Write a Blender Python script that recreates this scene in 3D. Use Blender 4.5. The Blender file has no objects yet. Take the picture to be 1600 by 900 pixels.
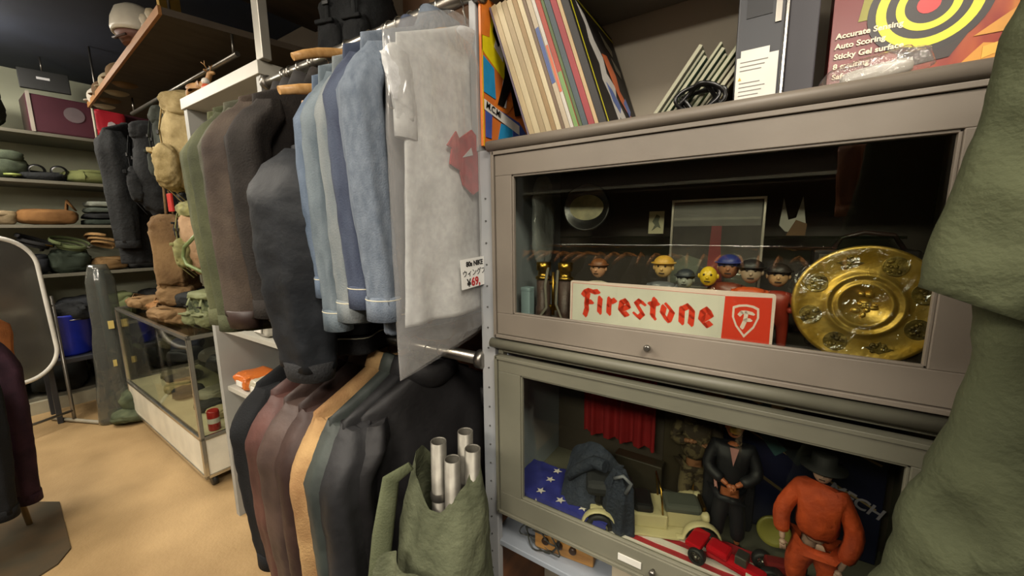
import bpy, math, random
from mathutils import Vector, Matrix, noise
sc = bpy.context.scene
COL = sc.collection
PI = math.pi

# ---------------------------------------------------------------- camera
def make_camera():
    f, yaw, pt, ro, H = 600.0, math.radians(56.85), math.radians(8.64), math.radians(-0.62), 1.45
    fw = Vector((-math.cos(yaw)*math.cos(pt), math.sin(yaw)*math.cos(pt), -math.sin(pt)))
    r = fw.cross(Vector((0, 0, 1))).normalized(); u = r.cross(fw)
    c, s = math.cos(ro), math.sin(ro)
    R = r*c + u*s; U = u*c - r*s
    cam = bpy.data.cameras.new('camera'); o = bpy.data.objects.new('camera', cam); COL.objects.link(o)
    m = Matrix((R, U, -fw)).transposed().to_4x4(); m.translation = (0, 0, H)
    o.matrix_world = m
    cam.sensor_fit = 'HORIZONTAL'; cam.sensor_width = 36; cam.lens = 36*f/1600
    cam.clip_start = .01; cam.clip_end = 50
    sc.camera = o
make_camera()
# ---------------------------------------------------------------- light and exposure
w = bpy.data.worlds.new('world'); sc.world = w; w.use_nodes = True
w.node_tree.nodes['Background'].inputs[0].default_value = (.5, .48, .42, 1)
w.node_tree.nodes['Background'].inputs[1].default_value = .15
sc.view_settings.view_transform = 'Standard'; sc.view_settings.look = 'None'
sc.view_settings.gamma = 1; sc.view_settings.use_curve_mapping = False
sc.view_settings.exposure = 0.36
LAMPS = [((-.1, -1.4, 2.42), (1.3, .4), 60, 0), ((.75, -.45, 2.78), (.8, .5), 40, 0), ((-1.5, -.55, 2.78), (1.3, .5), 22, 0), ((-2.6, -1.2, 2.78), (1.3, .5), 30, 0), ((-4.1, -.4, 2.78), (1.3, .5), 42, 0)]  # the lamp by the east wall is added to brighten the bagged T-shirt
LAMP_AT = ['behind the viewer, facing the glass cabinets', 'by the east wall, added to brighten the bagged T-shirt', 'over the aisle in front of the denim jackets', 'over the aisle across from the showcase', 'near the west wall']
def area(loc, size, power, rz):
    l = bpy.data.lights.new('ceiling_lamp_light', 'AREA'); l.shape = 'RECTANGLE'; l.size, l.size_y = size
    l.energy = power; l.color = (1, .91, .78)
    o = bpy.data.objects.new('ceiling_lamp_light', l); COL.objects.link(o); o.location = (loc[0], loc[1], loc[2]-.06); o.rotation_euler = (0, 0, rz)
for a in LAMPS: area(*a)
FILL_GLOBES = [((-4.45, .15, 2.66), 16, 'added white fill globe under the ceiling near the west wall'), ((-1.9, -.8, 2.60), 14, 'added white fill globe under the ceiling over the aisle')]  # point lights added out of view as fill for west wall and ceiling
for p_, e_, _ in FILL_GLOBES:
    l = bpy.data.lights.new('fill_globe_light', 'POINT'); l.energy = e_; l.shadow_soft_size = .09; l.color = (1, .93, .82)
    o = bpy.data.objects.new('fill_globe_light', l); COL.objects.link(o); o.location = p_

# ---------------------------------------------------------------- materials
def lin(h):
    if isinstance(h, str):
        h = h.lstrip('#'); c = [int(h[i:i+2], 16)/255 for i in (0, 2, 4)]
    else: c = h
    return tuple(x/12.92 if x <= .04045 else ((x+.055)/1.055)**2.4 for x in c) + (1,)
_mc = {}
def M(name, col, rough=.6, metal=0, col2=None, scale=8, bump=0, bscale=60, spec=.5, emit=0, stretch=None, detail=4, sheen=0, contrast=(.35, .65)):
    if name in _mc: return _mc[name]
    m = bpy.data.materials.new(name); m.use_nodes = True; nt = m.node_tree; N = nt.nodes; L = nt.links
    b = N['Principled BSDF']; b.inputs['Base Color'].default_value = lin(col)
    b.inputs['Roughness'].default_value = rough; b.inputs['Metallic'].default_value = metal
    b.inputs['Specular IOR Level'].default_value = spec
    if sheen: b.inputs['Sheen Weight'].default_value = sheen
    if emit: b.inputs['Emission Color'].default_value = lin(col); b.inputs['Emission Strength'].default_value = emit
    tc = N.new('ShaderNodeTexCoord'); mp = N.new('ShaderNodeMapping'); L.new(tc.outputs['Object'], mp.inputs[0])
    if stretch: mp.inputs['Scale'].default_value = stretch
    n = N.new('ShaderNodeTexNoise'); n.inputs['Scale'].default_value = scale; n.inputs['Detail'].default_value = detail; L.new(mp.outputs[0], n.inputs['Vector'])
    r = N.new('ShaderNodeValToRGB'); L.new(n.outputs['Fac'], r.inputs[0])
    if col2 is None:
        c = lin(col); k = tuple(x*.82 for x in c[:3])+(1,)
    else: k = lin(col2); c = lin(col)
    r.color_ramp.elements[0].position, r.color_ramp.elements[1].position = contrast
    r.color_ramp.elements[0].color = k; r.color_ramp.elements[1].color = c
    L.new(r.outputs[0], b.inputs['Base Color'])
    if bump:
        n2 = N.new('ShaderNodeTexNoise'); n2.inputs['Scale'].default_value = bscale; n2.inputs['Detail'].default_value = 5; L.new(tc.outputs['Object'], n2.inputs['Vector'])
        bp = N.new('ShaderNodeBump'); bp.inputs['Strength'].default_value = bump; bp.inputs['Distance'].default_value = .01
        L.new(n2.outputs['Fac'], bp.inputs['Height']); L.new(bp.outputs[0], b.inputs['Normal'])
    _mc[name] = m; return m
def MG(name, tint='#ffffff', gloss=.0, rough=.0, bump=0, bscale=20, haze=0, hazecol='#ffffff', maxg=1.5, bdist=.01, stretch=None):
    """thin clear sheet: transparent + fresnel gloss + optional milky haze"""
    if name in _mc: return _mc[name]
    m = bpy.data.materials.new(name); m.use_nodes = True; nt = m.node_tree; N = nt.nodes; L = nt.links
    N.remove(N['Principled BSDF']); out = N['Material Output']
    t = N.new('ShaderNodeBsdfTransparent'); t.inputs[0].default_value = lin(tint)
    g = N.new('ShaderNodeBsdfGlossy'); g.inputs['Roughness'].default_value = rough; g.inputs[0].default_value = (1, 1, 1, 1)
    lw = N.new('ShaderNodeFresnel'); lw.inputs[0].default_value = 1.45
    mr = N.new('ShaderNodeMath'); mr.operation = 'MULTIPLY_ADD'; mr.use_clamp = True; mr.inputs[1].default_value = maxg; mr.inputs[2].default_value = gloss
    gm = N.new('ShaderNodeNewGeometry'); nb = N.new('ShaderNodeMath'); nb.operation = 'MULTIPLY_ADD'; nb.inputs[1].default_value = 1/1.45-1.45; nb.inputs[2].default_value = 1.45
    L.new(gm.outputs['Backfacing'], nb.inputs[0]); L.new(nb.outputs[0], lw.inputs[0]); L.new(lw.outputs[0], mr.inputs[0])
    base = t.outputs[0]
    if haze:
        d = N.new('ShaderNodeBsdfDiffuse'); d.inputs[0].default_value = lin(hazecol)
        mh = N.new('ShaderNodeMixShader'); mh.inputs[0].default_value = haze; L.new(t.outputs[0], mh.inputs[1]); L.new(d.outputs[0], mh.inputs[2]); base = mh.outputs[0]
    mx = N.new('ShaderNodeMixShader'); L.new(mr.outputs[0], mx.inputs[0]); L.new(base, mx.inputs[1]); L.new(g.outputs[0], mx.inputs[2]); L.new(mx.outputs[0], out.inputs[0])
    if bump:
        tc = N.new('ShaderNodeTexCoord'); mp = N.new('ShaderNodeMapping'); L.new(tc.outputs['Object'], mp.inputs[0])
        if stretch: mp.inputs['Scale'].default_value = stretch
        n2 = N.new('ShaderNodeTexNoise'); n2.inputs['Scale'].default_value = bscale; n2.inputs['Detail'].default_value = 3; n2.inputs['Distortion'].default_value = 1.0; L.new(mp.outputs[0], n2.inputs['Vector'])
        bp = N.new('ShaderNodeBump'); bp.inputs['Strength'].default_value = bump; bp.inputs['Distance'].default_value = bdist
        L.new(n2.outputs['Fac'], bp.inputs['Height']); L.new(bp.outputs[0], g.inputs['Normal']); L.new(bp.outputs[0], lw.inputs['Normal'])
    _mc[name] = m; return m

# ---------------------------------------------------------------- mesh builder
class G:
    def __init__(s, M4=None): s.v = []; s.f = []; s.sm = []; s.mi = []; s.M = M4 or Matrix(); s.m = 0
    def add(s, vs, fs, smooth=False):
        b = len(s.v); s.v += [tuple(s.M @ Vector(p)) for p in vs]
        for f in fs: s.f.append([b+i for i in f]); s.sm.append(smooth); s.mi.append(s.m)
        return s
    def box(s, x0, x1, y0, y1, z0, z1):
        return s.add([(x0,y0,z0),(x1,y0,z0),(x1,y1,z0),(x0,y1,z0),(x0,y0,z1),(x1,y0,z1),(x1,y1,z1),(x0,y1,z1)],
                     [(0,3,2,1),(4,5,6,7),(0,1,5,4),(1,2,6,5),(2,3,7,6),(3,0,4,7)])
    def loft(s, rings, cap=True, smooth=True, closed=True):
        n = len(rings[0]); vs = [p for r in rings for p in r]; fs = []
        for i in range(len(rings)-1):
            for j in range(n if closed else n-1):
                k = (j+1) % n; fs.append((i*n+j, i*n+k, (i+1)*n+k, (i+1)*n+j))
        s.add(vs, fs, smooth)
        if cap and closed:
            b = len(s.v)-len(vs)
            s.f.append([b+j for j in reversed(range(n))]); s.sm.append(False); s.mi.append(s.m)
            s.f.append([b+(len(rings)-1)*n+j for j in range(n)]); s.sm.append(False); s.mi.append(s.m)
        return s
    def tube(s, pts, r, n=10, cap=True, flat=1.0, up=None):
        pts = [Vector(p) for p in pts]; rings = []; prev = None
        for i, p in enumerate(pts):
            t = (pts[min(i+1, len(pts)-1)]-pts[max(i-1, 0)])
            if t.length < 1e-9: t = Vector((0, 0, 1))
            t.normalize()
            if prev is None:
                a = Vector(up) if up else (Vector((0, 0, 1)) if abs(t.z) < .9 else Vector((1, 0, 0)))
                a = (a - t*a.dot(t)).normalized()
            else: a = (prev - t*prev.dot(t)).normalized()
            prev = a; b = t.cross(a); rr = r[min(i, len(r)-1)] if isinstance(r, (list, tuple)) else r
            rings.append([p + a*(math.cos(2*PI*j/n)*rr) + b*(math.sin(2*PI*j/n)*rr*flat) for j in range(n)])
        return s.loft(rings, cap)
    def sph(s, c, r, nu=20, nv=12, e=1.0, e2=1.0, fn=None):
        if not isinstance(r, (tuple, list)): r = (r, r, r)
        P = lambda x, q: math.copysign(abs(x)**q, x)
        rings = []
        for i in range(nv+1):
            ph = -PI/2 + PI*i/nv; cz, sz = P(math.cos(ph), e), P(math.sin(ph), e); ring = []
            if i in (0, nv): cz = .0005
            for j in range(nu):
                th = 2*PI*j/nu; p = Vector((r[0]*cz*P(math.cos(th), e2), r[1]*cz*P(math.sin(th), e2), r[2]*sz))
                if fn: p = fn(p)
                ring.append(p+Vector(c))
            rings.append(ring)
        return s.loft(rings)
    def lathe(s, prof, n=24, c=(0, 0, 0), cap=True):
        return s.loft([[Vector((c[0]+max(r, 1e-4)*math.cos(2*PI*j/n), c[1]+max(r, 1e-4)*math.sin(2*PI*j/n), c[2]+z)) for j in range(n)] for r, z in prof], cap)
    def prism(s, poly, d, smooth=False):
        n = len(poly); vs = [(p[0], p[1], 0) for p in poly]+[(p[0], p[1], d) for p in poly]
        return s.add(vs, [list(reversed(range(n))), list(range(n, 2*n))]+[(i, (i+1) % n, n+(i+1) % n, n+i) for i in range(n)], smooth)
    def build(s, name, mats, parent=None, bevel=0, loc=None, sub=0):
        me = bpy.data.meshes.new(name); me.from_pydata(s.v, [], s.f); me.polygons.foreach_set('use_smooth', s.sm)
        if not isinstance(mats, (list, tuple)): mats = [mats]
        for m in mats: me.materials.append(m)
        me.polygons.foreach_set('material_index', s.mi); me.update()
        o = bpy.data.objects.new(name, me); COL.objects.link(o)
        if parent is not None: o.parent = parent
        if loc: o.location = loc
        if bevel:
            b = o.modifiers.new('bevel', 'BEVEL'); b.width = bevel; b.segments = 2; b.limit_method = 'ANGLE'; b.angle_limit = .7
        if sub:
            b = o.modifiers.new('sub', 'SUBSURF'); b.levels = sub; b.render_levels = sub
        return o
def tag(o, label, cat, group=None, kind=None):
    o['label'] = label; o['category'] = cat
    if group: o['group'] = group
    if kind: o['kind'] = kind
    return o
def thing(name, label, cat, loc=(0, 0, 0), rz=0, group=None, rot=None):
    o = bpy.data.objects.new(name, None); COL.objects.link(o); o.location = loc
    o.rotation_euler = rot if rot else (0, 0, rz); o.empty_display_size = .05
    return tag(o, label, cat, group)
def struct(g, name, mat, bevel=0):
    o = g.build(name, mat, bevel=bevel); o['kind'] = 'structure'; return o
def dup(root, loc=None, rot=None, label=None, group=None):
    def cp(o, par):
        c = o.copy(); COL.objects.link(c); c.parent = par
        for ch in [x for x in bpy.data.objects if x.parent == o and x != c]: cp(ch, c)
        return c
    r = cp(root, None)
    if loc: r.location = loc
    if rot: r.rotation_euler = rot
    if label: r['label'] = label
    if group: r['group'] = group
    return r
def T(x, y, z): return Matrix.Translation((x, y, z))
def RX(a): return Matrix.Rotation(a, 4, 'X')
def RY(a): return Matrix.Rotation(a, 4, 'Y')
def RZ(a): return Matrix.Rotation(a, 4, 'Z')
FACE_S = RX(PI/2)                      # 2D (x,y) drawing stands up facing -Y
FACE_E = RZ(PI/2) @ RX(PI/2)           # 2D drawing stands up facing +X, its x runs to +Y
def text(body, size, mat, parent, Mx, name='lettering', depth=.0004, align='LEFT', bold=0, sx=1.0):
    cu = bpy.data.curves.new('t', 'FONT'); cu.body = body; cu.size = size; cu.extrude = depth; cu.align_x = align; cu.offset = bold; cu.resolution_u = 3
    t = bpy.data.objects.new('t', cu); COL.objects.link(t); bpy.context.view_layer.update()
    me = bpy.data.meshes.new_from_object(t.evaluated_get(bpy.context.evaluated_depsgraph_get()))
    bpy.data.objects.remove(t); me.transform(Mx @ Matrix.Diagonal((sx, 1, 1, 1))); me.materials.clear(); me.materials.append(mat)
    o = bpy.data.objects.new(name, me); COL.objects.link(o)
    if parent is not None: o.parent = parent
    return o
def skinned(name, V, E, R, mat, parent=None, sub=1):
    me = bpy.data.meshes.new(name); me.from_pydata(V, E, []); o = bpy.data.objects.new(name, me); COL.objects.link(o)
    sk = o.modifiers.new('s', 'SKIN'); sk.use_smooth_shade = True
    for i, r in enumerate(R): me.skin_vertices[0].data[i].radius = (r, r) if not isinstance(r, tuple) else r
    me.skin_vertices[0].data[0].use_root = True
    b = o.modifiers.new('u', 'SUBSURF'); b.levels = sub; b.render_levels = sub
    bpy.context.view_layer.update()
    m2 = bpy.data.meshes.new_from_object(o.evaluated_get(bpy.context.evaluated_depsgraph_get()))
    for p in m2.polygons: p.use_smooth = True
    bpy.data.objects.remove(o); m2.materials.clear(); m2.materials.append(mat)
    o = bpy.data.objects.new(name, m2); COL.objects.link(o)
    if parent is not None: o.parent = parent
    return o
def nz(p, s, seed=0): return noise.noise(Vector((p[0]*s+seed*7.3, p[1]*s-seed*3.1, p[2]*s+seed*1.7)))
def smooth(a, b, x):
    t = max(0, min(1, (x-a)/(b-a))); return t*t*(3-2*t)
def interp(pts, x):
    if x <= pts[0][0]: return pts[0][1]
    for (a, p), (b, q) in zip(pts, pts[1:]):
        if x <= b:
            t = (x-a)/(b-a); return p+(q-p)*t
    return pts[-1][1]

# ---------------------------------------------------------------- room
floor_m = M('worn_beige_floor', '#b3966a', .6, col2='#846a44', scale=1.5, bump=.25, bscale=70, detail=12, contrast=(.3, .62))
cream = M('cream_wall_paint', '#c4bda8', .7, scale=2); darkw = M('dark_brown_wall', '#3a3029', .7, scale=3)
navy = M('navy_black_ceiling', '#353d4f', .8, col2='#262b36', scale=1.2)
struct(G().box(-5.5, 1.3, -1.9, 1.75, -.1, 0), 'floor', floor_m)
struct(G().box(-5.5, 1.3, -1.9, 1.75, 2.86, 2.95), 'ceiling', navy)
struct(G().box(-5.6, -5.5, -1.9, 1.75, 0, 2.86), 'wall_west', M('pale_green_wall', '#cdd0b4', .7, scale=2))
struct(G().box(-5.5, 1.3, 1.65, 1.75, 0, 2.86), 'wall_north', M('taupe_wall', '#6b5c48', .7, scale=3))
struct(G().box(-5.5, 1.3, -1.9, -1.8, 0, 2.86), 'wall_south', darkw)
struct(G().box(1.2, 1.3, -1.8, 1.65, 0, 2.86), 'wall_east', darkw)
lamp_white = M('lamp_white', '#fff2dc', .5, emit=3)
for k, (l, s, p, rz) in enumerate(LAMPS):
    t = thing('ceiling_lamp', 'flat white ceiling lamp ' + LAMP_AT[k], 'lamp', (l[0], l[1], l[2]+.08), rz)
    if k == 0: G().tube([(-.5, 0, 0), (-.5, 0, .36)], .006, 8).tube([(.5, 0, 0), (.5, 0, .36)], .006, 8).build('suspension_wires', M('lamp_housing', '#dddddd'), t)
    G().box(-s[0]/2-.03, s[0]/2+.03, -s[1]/2-.03, s[1]/2+.03, -.06, 0).build('housing', M('lamp_housing', '#dddddd'), t, .005)
    G().box(-s[0]/2, s[0]/2, -s[1]/2, s[1]/2, -.068, -.058).build('diffuser', lamp_white, t)
for p_, e_, lb in FILL_GLOBES:
    t = thing('fill_globe', lb, 'lamp', p_)
    G().sph((0, 0, 0), .10, 24, 16).build('globe', MG('globe_glass', '#ffffff', haze=.12), t)
    G().tube([(0, 0, .095), (0, 0, 2.86-p_[2])], .008, 8).lathe([(.04, .09), (.04, .11), (.01, .12)], 16).build('stem', M('lamp_housing', '#dddddd'), t)
# ---------------------------------------------------------------- display cabinets
steel = M('taupe_painted_steel', '#7f766a', .5, col2='#6e665b', scale=3, bump=.05, bscale=40, spec=.5)
steel2 = M('olive_grey_painted_steel', '#747262', .5, col2='#605f51', scale=3, bump=.05, bscale=40)
blue_st = M('blue_grey_steel', '#9198a0', .45, col2='#7f858c', scale=3)
inner_d = M('shade_toned_lining', '#453c33', .6, scale=4)  # darkness behind the reflecting glass put into the back panel colour
chrome = M('chrome', '#cfccc4', .18, 1); dull = M('dull_steel', '#8c8880', .35, .9)
brass = M('aged_brass', '#b8923e', .28, 1, col2='#8a6a28', scale=14)
pane = MG('cabinet_glass', '#f2f4ee', gloss=.0, maxg=.75)
def cabinet(name, label, z0, z1, dz0, dz1, gz0, gz1, gx0, body_m, door_m, knobx):
    t = thing(name, label, 'cabinet', (-.12, .86, z0))
    Mx = T(.12, -.86, -z0); X0, X1 = -.513, .272
    g = G(Mx)
    g.box(X0, X0+.014, .722, 1.035, z0, z1).box(X1-.014, X1, .722, 1.035, z0, z1)
    g.box(X0+.014, X1-.014, .722, 1.02, z0, z0+.02).box(X0+.014, X1-.014, .722, 1.02, z1-.016, z1)
    g.build('case', [body_m], t, .002)
    G(Mx).box(X0+.014, X1-.014, 1.02, 1.034, z0, z1).build('back_panel', inner_d, t)
    G(Mx).box(X0+.0142, X0+.017, .74, 1.019, z0+.021, z1-.017).build('side_lining', blue_st, t)
    G(Mx).tube([(X0-.008, .708, z1+.008), (X1+.01, .708, z1+.008)], .0115, 14).build('rounded_front_lip', body_m, t)
    # door: outer rebate, inner frame
    d = G(Mx); x0, x1 = X0+.012, X1-.006
    for (a, b, c, e) in ((x0, x1, gz1, dz1), (x0, x1, dz0, gz0), (x0, gx0, gz0, gz1), (.193, x1, gz0, gz1)):
        d.box(a, b, .704, .722, c, e)
    door = d.build('door', door_m, t, .0012)
    r = G(Mx)
    for (a, b, c, e) in ((x0-.006, x1+.004, dz1+.0012, dz1+.009), (x0-.006, x1+.004, dz0-.009, dz0-.0012), (x0-.009, x0-.0015, dz0-.009, dz1+.009)):
        r.box(a, b, .7, .722, c, e)
    r.build('door_surround', body_m, t, .001)
    b = G(Mx); e_ = .004
    for (a, bb, c, e) in ((gx0, .193, gz1-e_, gz1), (gx0, .193, gz0, gz0+e_), (gx0, gx0+e_, gz0, gz1), (.193-e_, .193, gz0, gz1)):
        b.box(a, bb, .707, .715, c, e)
    b.build('glazing_bead', door_m, door, .001)
    G(Mx).box(gx0+.001, .192, .715, .718, gz0+.001, gz1-.001).build('glass_pane', pane, door)
    G(Mx @ T(knobx, .704, dz0+.022) @ RX(PI/2)).lathe([(.003, 0), (.003, .004), (.006, .007), (.0065, .011), (.004, .014)], 14).build('door_knob', dull, door)
    return t
upper = cabinet('display_cabinet', 'taupe steel glass-fronted cabinet, the upper one of two, holding the sign', 1.203, 1.622, 1.213, 1.608, 1.262, 1.565, -.459, steel, steel, -.163)
lower = cabinet('display_cabinet', 'olive-grey steel glass-fronted cabinet, the lower one of two, holding toy cars and dolls', .752, 1.180, .763, 1.150, .812, 1.122, -.441, steel2, steel2, -.135)
G(T(.12, -.86, -.752)).box(-.205, -.158, .7015, .7035, .775, .79).build('label_holder', M('label_white', '#dedcd2', .5), lower, .0006)

# steel upright and the open shelves above and below the cabinets
t = thing('shelf_rack', 'grey steel shelf rack carrying the two glass cabinets', 'rack', (-.12, .86, 0))
Mx = T(.12, -.86, 0)
g = G(Mx).box(-.556, -.517, .715, .735, 0, 1.625).box(-.556, -.548, .735, .775, 0, 1.625).box(-.572, -.553, .715, .74, 1.625, 2.45)
g.box(.30, .34, .715, .735, 0, 2.45)
g.build('upright', M('pale_blue_grey_post', '#9b9c9c', .45, col2='#84888c', scale=5), t, .002)
g = G(Mx); k = 0
for z in [.12+.05*i for i in range(29)]: g.tube([(-.536, .7165, z), (-.536, .713, z)], .0022, 8)
g.build('shelf_clip_holes', M('dark_hole', '#4a4a48', .6), t)
G(Mx).box(-.545, .30, .722, 1.035, .640, .655).build('lower_shelf', blue_st, t, .002)
G(Mx).box(-.545, .30, .722, 1.035, 1.9645, 1.985).build('upper_shelf', M('grey_shelf', '#6f6a60', .5), t, .002)
G(Mx).box(-.513, .30, .735, 1.034, 1.6255, 1.636).build('middle_shelf', steel, t)
G(Mx).box(-.555, .30, 1.037, 1.052, .1, 2.45).build('back_board', M('warm_grey_board', '#a59c8a', .7, scale=2), t)
G(Mx).box(-.545, .30, .722, 1.035, .14, .155).build('bottom_shelf', blue_st, t, .002)

# ---------------------------------------------------------------- records on the shelf
SZ = 1.637
def lp(x, th, col, label, col2=None, name='record_sleeve', extra=None, h=.308, spine=None):
    a = -.335
    o = thing(name, label, 'record', (x, .745, SZ), group='records leaning on the top shelf', rot=(0, a, 0))
    ch = tuple(int(col[i:i+2], 16)/255*.88 for i in (1, 3, 5))
    m = M('sleeve_'+col.strip('#')+(col2 or '').strip('#'), ch, .55, col2=col2, scale=22, stretch=(1, 1, .35), contrast=(.42, .58))
    G().box(0, th, 0, .308, 0, h).build('sleeve', m, o, .0008)
    G().box(.0012, max(.002, th-.0012), .002, .306, h, h+.001).build('sleeve_opening', M('paper_inner', '#a99a7e', .8), o)
    if spine: G().box(.001, th-.001, -.0006, .0, *spine[1]).build('spine_print', M('print_'+spine[0].strip('#'), spine[0], .5), o)
    return o
LPS = [('#6f6273', .004, 'thin violet-grey record sleeve, furthest left of the leaning row', None),
 ('#cbb58b', .012, 'beige worn record sleeve just right of the thin violet-grey one', None),
 ('#dccba3', .013, 'thick cream record sleeve, third in the leaning row', None),
 ('#b7a27c', .012, 'dull khaki-beige record sleeve between two cream ones', None),
 ('#d3c19a', .012, 'pale beige record sleeve, fifth from the left of the leaning row', None),
 ('#a98b5f', .010, 'tan-brown record sleeve near the middle of the beige ones', None),
 ('#e3d3ac', .010, 'lightest cream record sleeve, beside the brownish thin one', None),
 ('#7d6650', .007, 'thin brown record sleeve left of the one with a blue print', None),
 ('#cbbba0', .010, 'cream record sleeve with a blue print on its spine', ('#3a4f86', (.11, .23))),
 ('#dcd6ca', .007, 'white record sleeve with an orange patch on its spine', ('#c4603a', (.09, .19))),
 ('#b54c3a', .010, 'orange-red record sleeve with a green lower spine', ('#6b8f4e', (.0, .13))),
 ('#586b3c', .006, 'thin green record sleeve beside the orange-red one', None),
 ('#48565c', .011, 'slate blue-grey record sleeve between green and red ones', None),
 ('#a5393e', .012, 'crimson record sleeve near the right end of the row', None),
 ('#cfb284', .007, 'narrow tan record sleeve right of the crimson one', None)]
x = -.438
for c, th, lab, sp in LPS:
    lp(x, th, c, lab, spine=sp); x += th/math.cos(.335)+.0006
# last one: black sleeve with yellow outline, its cover turned to the room
o = lp(x, .014, '#26221f', 'black record sleeve with a yellow outline and pale figure art, rightmost of the leaning row')
F = T(.0145, 0, 0) @ FACE_E
def art(o, name, polys, col, d=.0004, off=0, base=F, rough=.35):
    if 2 <= len(polys) <= 4:
        for p in polys: art(o, name, [p], col, d, off, base, rough)
        return
    g = G(base @ T(0, 0, off))
    for p in polys: g.prism(p, d)
    return g.build(name, M('ink_'+col.strip('#'), col, rough, scale=30), o)
art(o, 'yellow_outline', [[(.012, .004), (.017, .004), (.017, .296), (.012, .296)], [(.012, .291), (.3, .291), (.3, .296), (.012, .296)]], '#e3dc2e')
art(o, 'grey_border', [[(.285, .01), (.295, .01), (.295, .3), (.285, .3)]], '#9a8f80')
art(o, 'pale_figure', [[(.05, .285), (.085, .27), (.10, .22), (.13, .19), (.12, .15), (.16, .13), (.14, .1), (.17, .06), (.15, .02), (.12, .05), (.10, .03), (.09, .09), (.07, .12), (.085, .16), (.06, .2), (.07, .24)]], '#d9d6cf')
art(o, 'orange_figure', [[(.13, .2), (.17, .21), (.2, .17), (.19, .13), (.23, .1), (.2, .08), (.17, .1), (.15, .14)], [(.21, .08), (.24, .075), (.25, .04), (.22, .05)]], '#cf6a3c', off=.0005)
art(o, 'blue_print', [[(.09, .12), (.12, .11), (.15, .08), (.13, .06), (.1, .08)], [(.19, .1), (.22, .12), (.235, .09), (.21, .07)]], '#5a72b4', off=.0008)
art(o, 'leaf_marks', [[(.17, .27), (.2, .26), (.24, .25), (.23, .23), (.19, .24)], [(.21, .22), (.26, .2), (.25, .18), (.22, .19)]], '#8f8a78', off=.0005)
# upright colourful sleeve at the left end
o = thing('record_sleeve', 'upright colourful record sleeve with lettering, against the post', 'record', (-.549, .72, SZ), group='records on the top shelf')
G().box(0, .006, 0, .308, 0, .312).build('sleeve', M('sleeve_orange', '#e07b35', .4), o, .0006)
F2 = T(.0062, 0, 0) @ FACE_E
for nm, ps, c in (('yellow_print', [[(0.002, .2), (.09, .16), (.11, .25), (.05, .27), (.06, .3), (.002, .305)], [(0.002, .0), (.004, .0), (.004, .31), (.002, .31)]], '#efdd1c'),
  ('orange_print', [[(.002, .23), (.03, .235), (.04, .31), (.002, .31)], [(.03, .08), (.1, .09), (.13, .12), (.06, .12)]], '#e8822e'),
  ('blue_print', [[(.005, .115), (.05, .11), (.045, .175), (.005, .19)], [(.05, .002), (.11, .002), (.14, .06), (.07, .062)]], '#2f9ad0'),
  ('indigo_print', [[(.008, .02), (.03, .02), (.035, .085), (.008, .09)], [(.06, .09), (.15, .08), (.2, .05), (.16, .0), (.12, .0), (.12, .06)]], '#4a5fae'),
  ('white_print', [[(.045, .22), (.08, .2), (.085, .25), (.06, .26)], [(.06, .1), (.09, .1), (.1, .15), (.08, .16)], [(.004, .078), (.15, .050), (.15, .072), (.004, .1)]], '#f0ece0'),
  ('black_figure', [[(.055, .1), (.085, .17), (.09, .3), (.12, .3), (.13, .18), (.16, .1), (.13, .09), (.11, .15), (.08, .1)], [(.04, .25), (.048, .29), (.06, .3), (.055, .25), (.07, .235), (.06, .225)]], '#16140f')):
    art(o, nm, ps, c, base=F2, off={'yellow_print': 0, 'orange_print': .0005, 'blue_print': .0010, 'indigo_print': .0015, 'white_print': .0020, 'black_figure': .0025}[nm])
text('M.C.Mi', .020, M('ink_black', '#161412', .5), o, F2 @ T(.008, .083, .0036) @ RZ(-.19), bold=.0002)

# ---------------------------------------------------------------- other things on the open shelf
def sheetbook(x, th, h, col, label, i, d=.2, y=.76):
    o = thing('thin_booklet', label, 'booklet', (x, y, SZ+.0005), group='thin booklets leaning on the top shelf', rot=(0, .62, 0))
    G().box(-th, 0, 0, d, 0, h).build('cover', M('booklet_'+col.strip('#'), col, .6, scale=20), o)
    G().box(-th+.0006, -.0006, -.0003, d-.002, .002, h+.0006).build('pages', M('page_edge_dim', '#a5a48c', .8), o)
    return o
BK = ['#a39f8e', '#7f8470', '#b3ae9e', '#2a4a30', '#8f9078', '#2f5432', '#24402a', '#96967e', '#3a5a32', '#526840', '#9c9884', '#2c4628', '#a8a28c', '#a3926f']
BN = ['grey-beige thin booklet at the left foot of the leaning green bundle', 'sage grey booklet, second of the leaning bundle', 'pale off-white booklet near the left of the leaning bundle', 'bottle green booklet next to the pale off-white one', 'pale green-grey booklet between two green ones', 'mid green booklet in the middle of the leaning bundle', 'darkest green booklet in the middle of the leaning bundle', 'stone-coloured booklet between two dark green ones', 'leaf green booklet right of the stone-coloured one', 'moss green booklet right of the leaf green one', 'light stone booklet behind the cable, after the moss one', 'dark forest green booklet beside the cable', 'cream booklet leaning near the black machine', 'tan booklet, rightmost of the leaning bundle']
for i in range(14):
    sheetbook(-.193+i*.0072, .0042 if i % 3 else .0062, .142-(i % 4)*.008, BK[i], BN[i], i, y=.765+(i % 3)*.008)
# coiled black cable
o = tag(G().tube([(-.108+.036*math.cos(a*1.0)*(1-.012*a)+.006*math.sin(2.3*a), .748+.012*math.sin(a*.7)+.004*math.cos(3*a), SZ+.026+.019*math.sin(a)+.004*math.cos(1.7*a)) for a in [k*.25 for k in range(110)]], .0034, 8)
    .build('power_cable', M('black_rubber', '#141414', .3)), 'coiled black cable lying in front of the leaning green booklets', 'cable')
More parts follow.
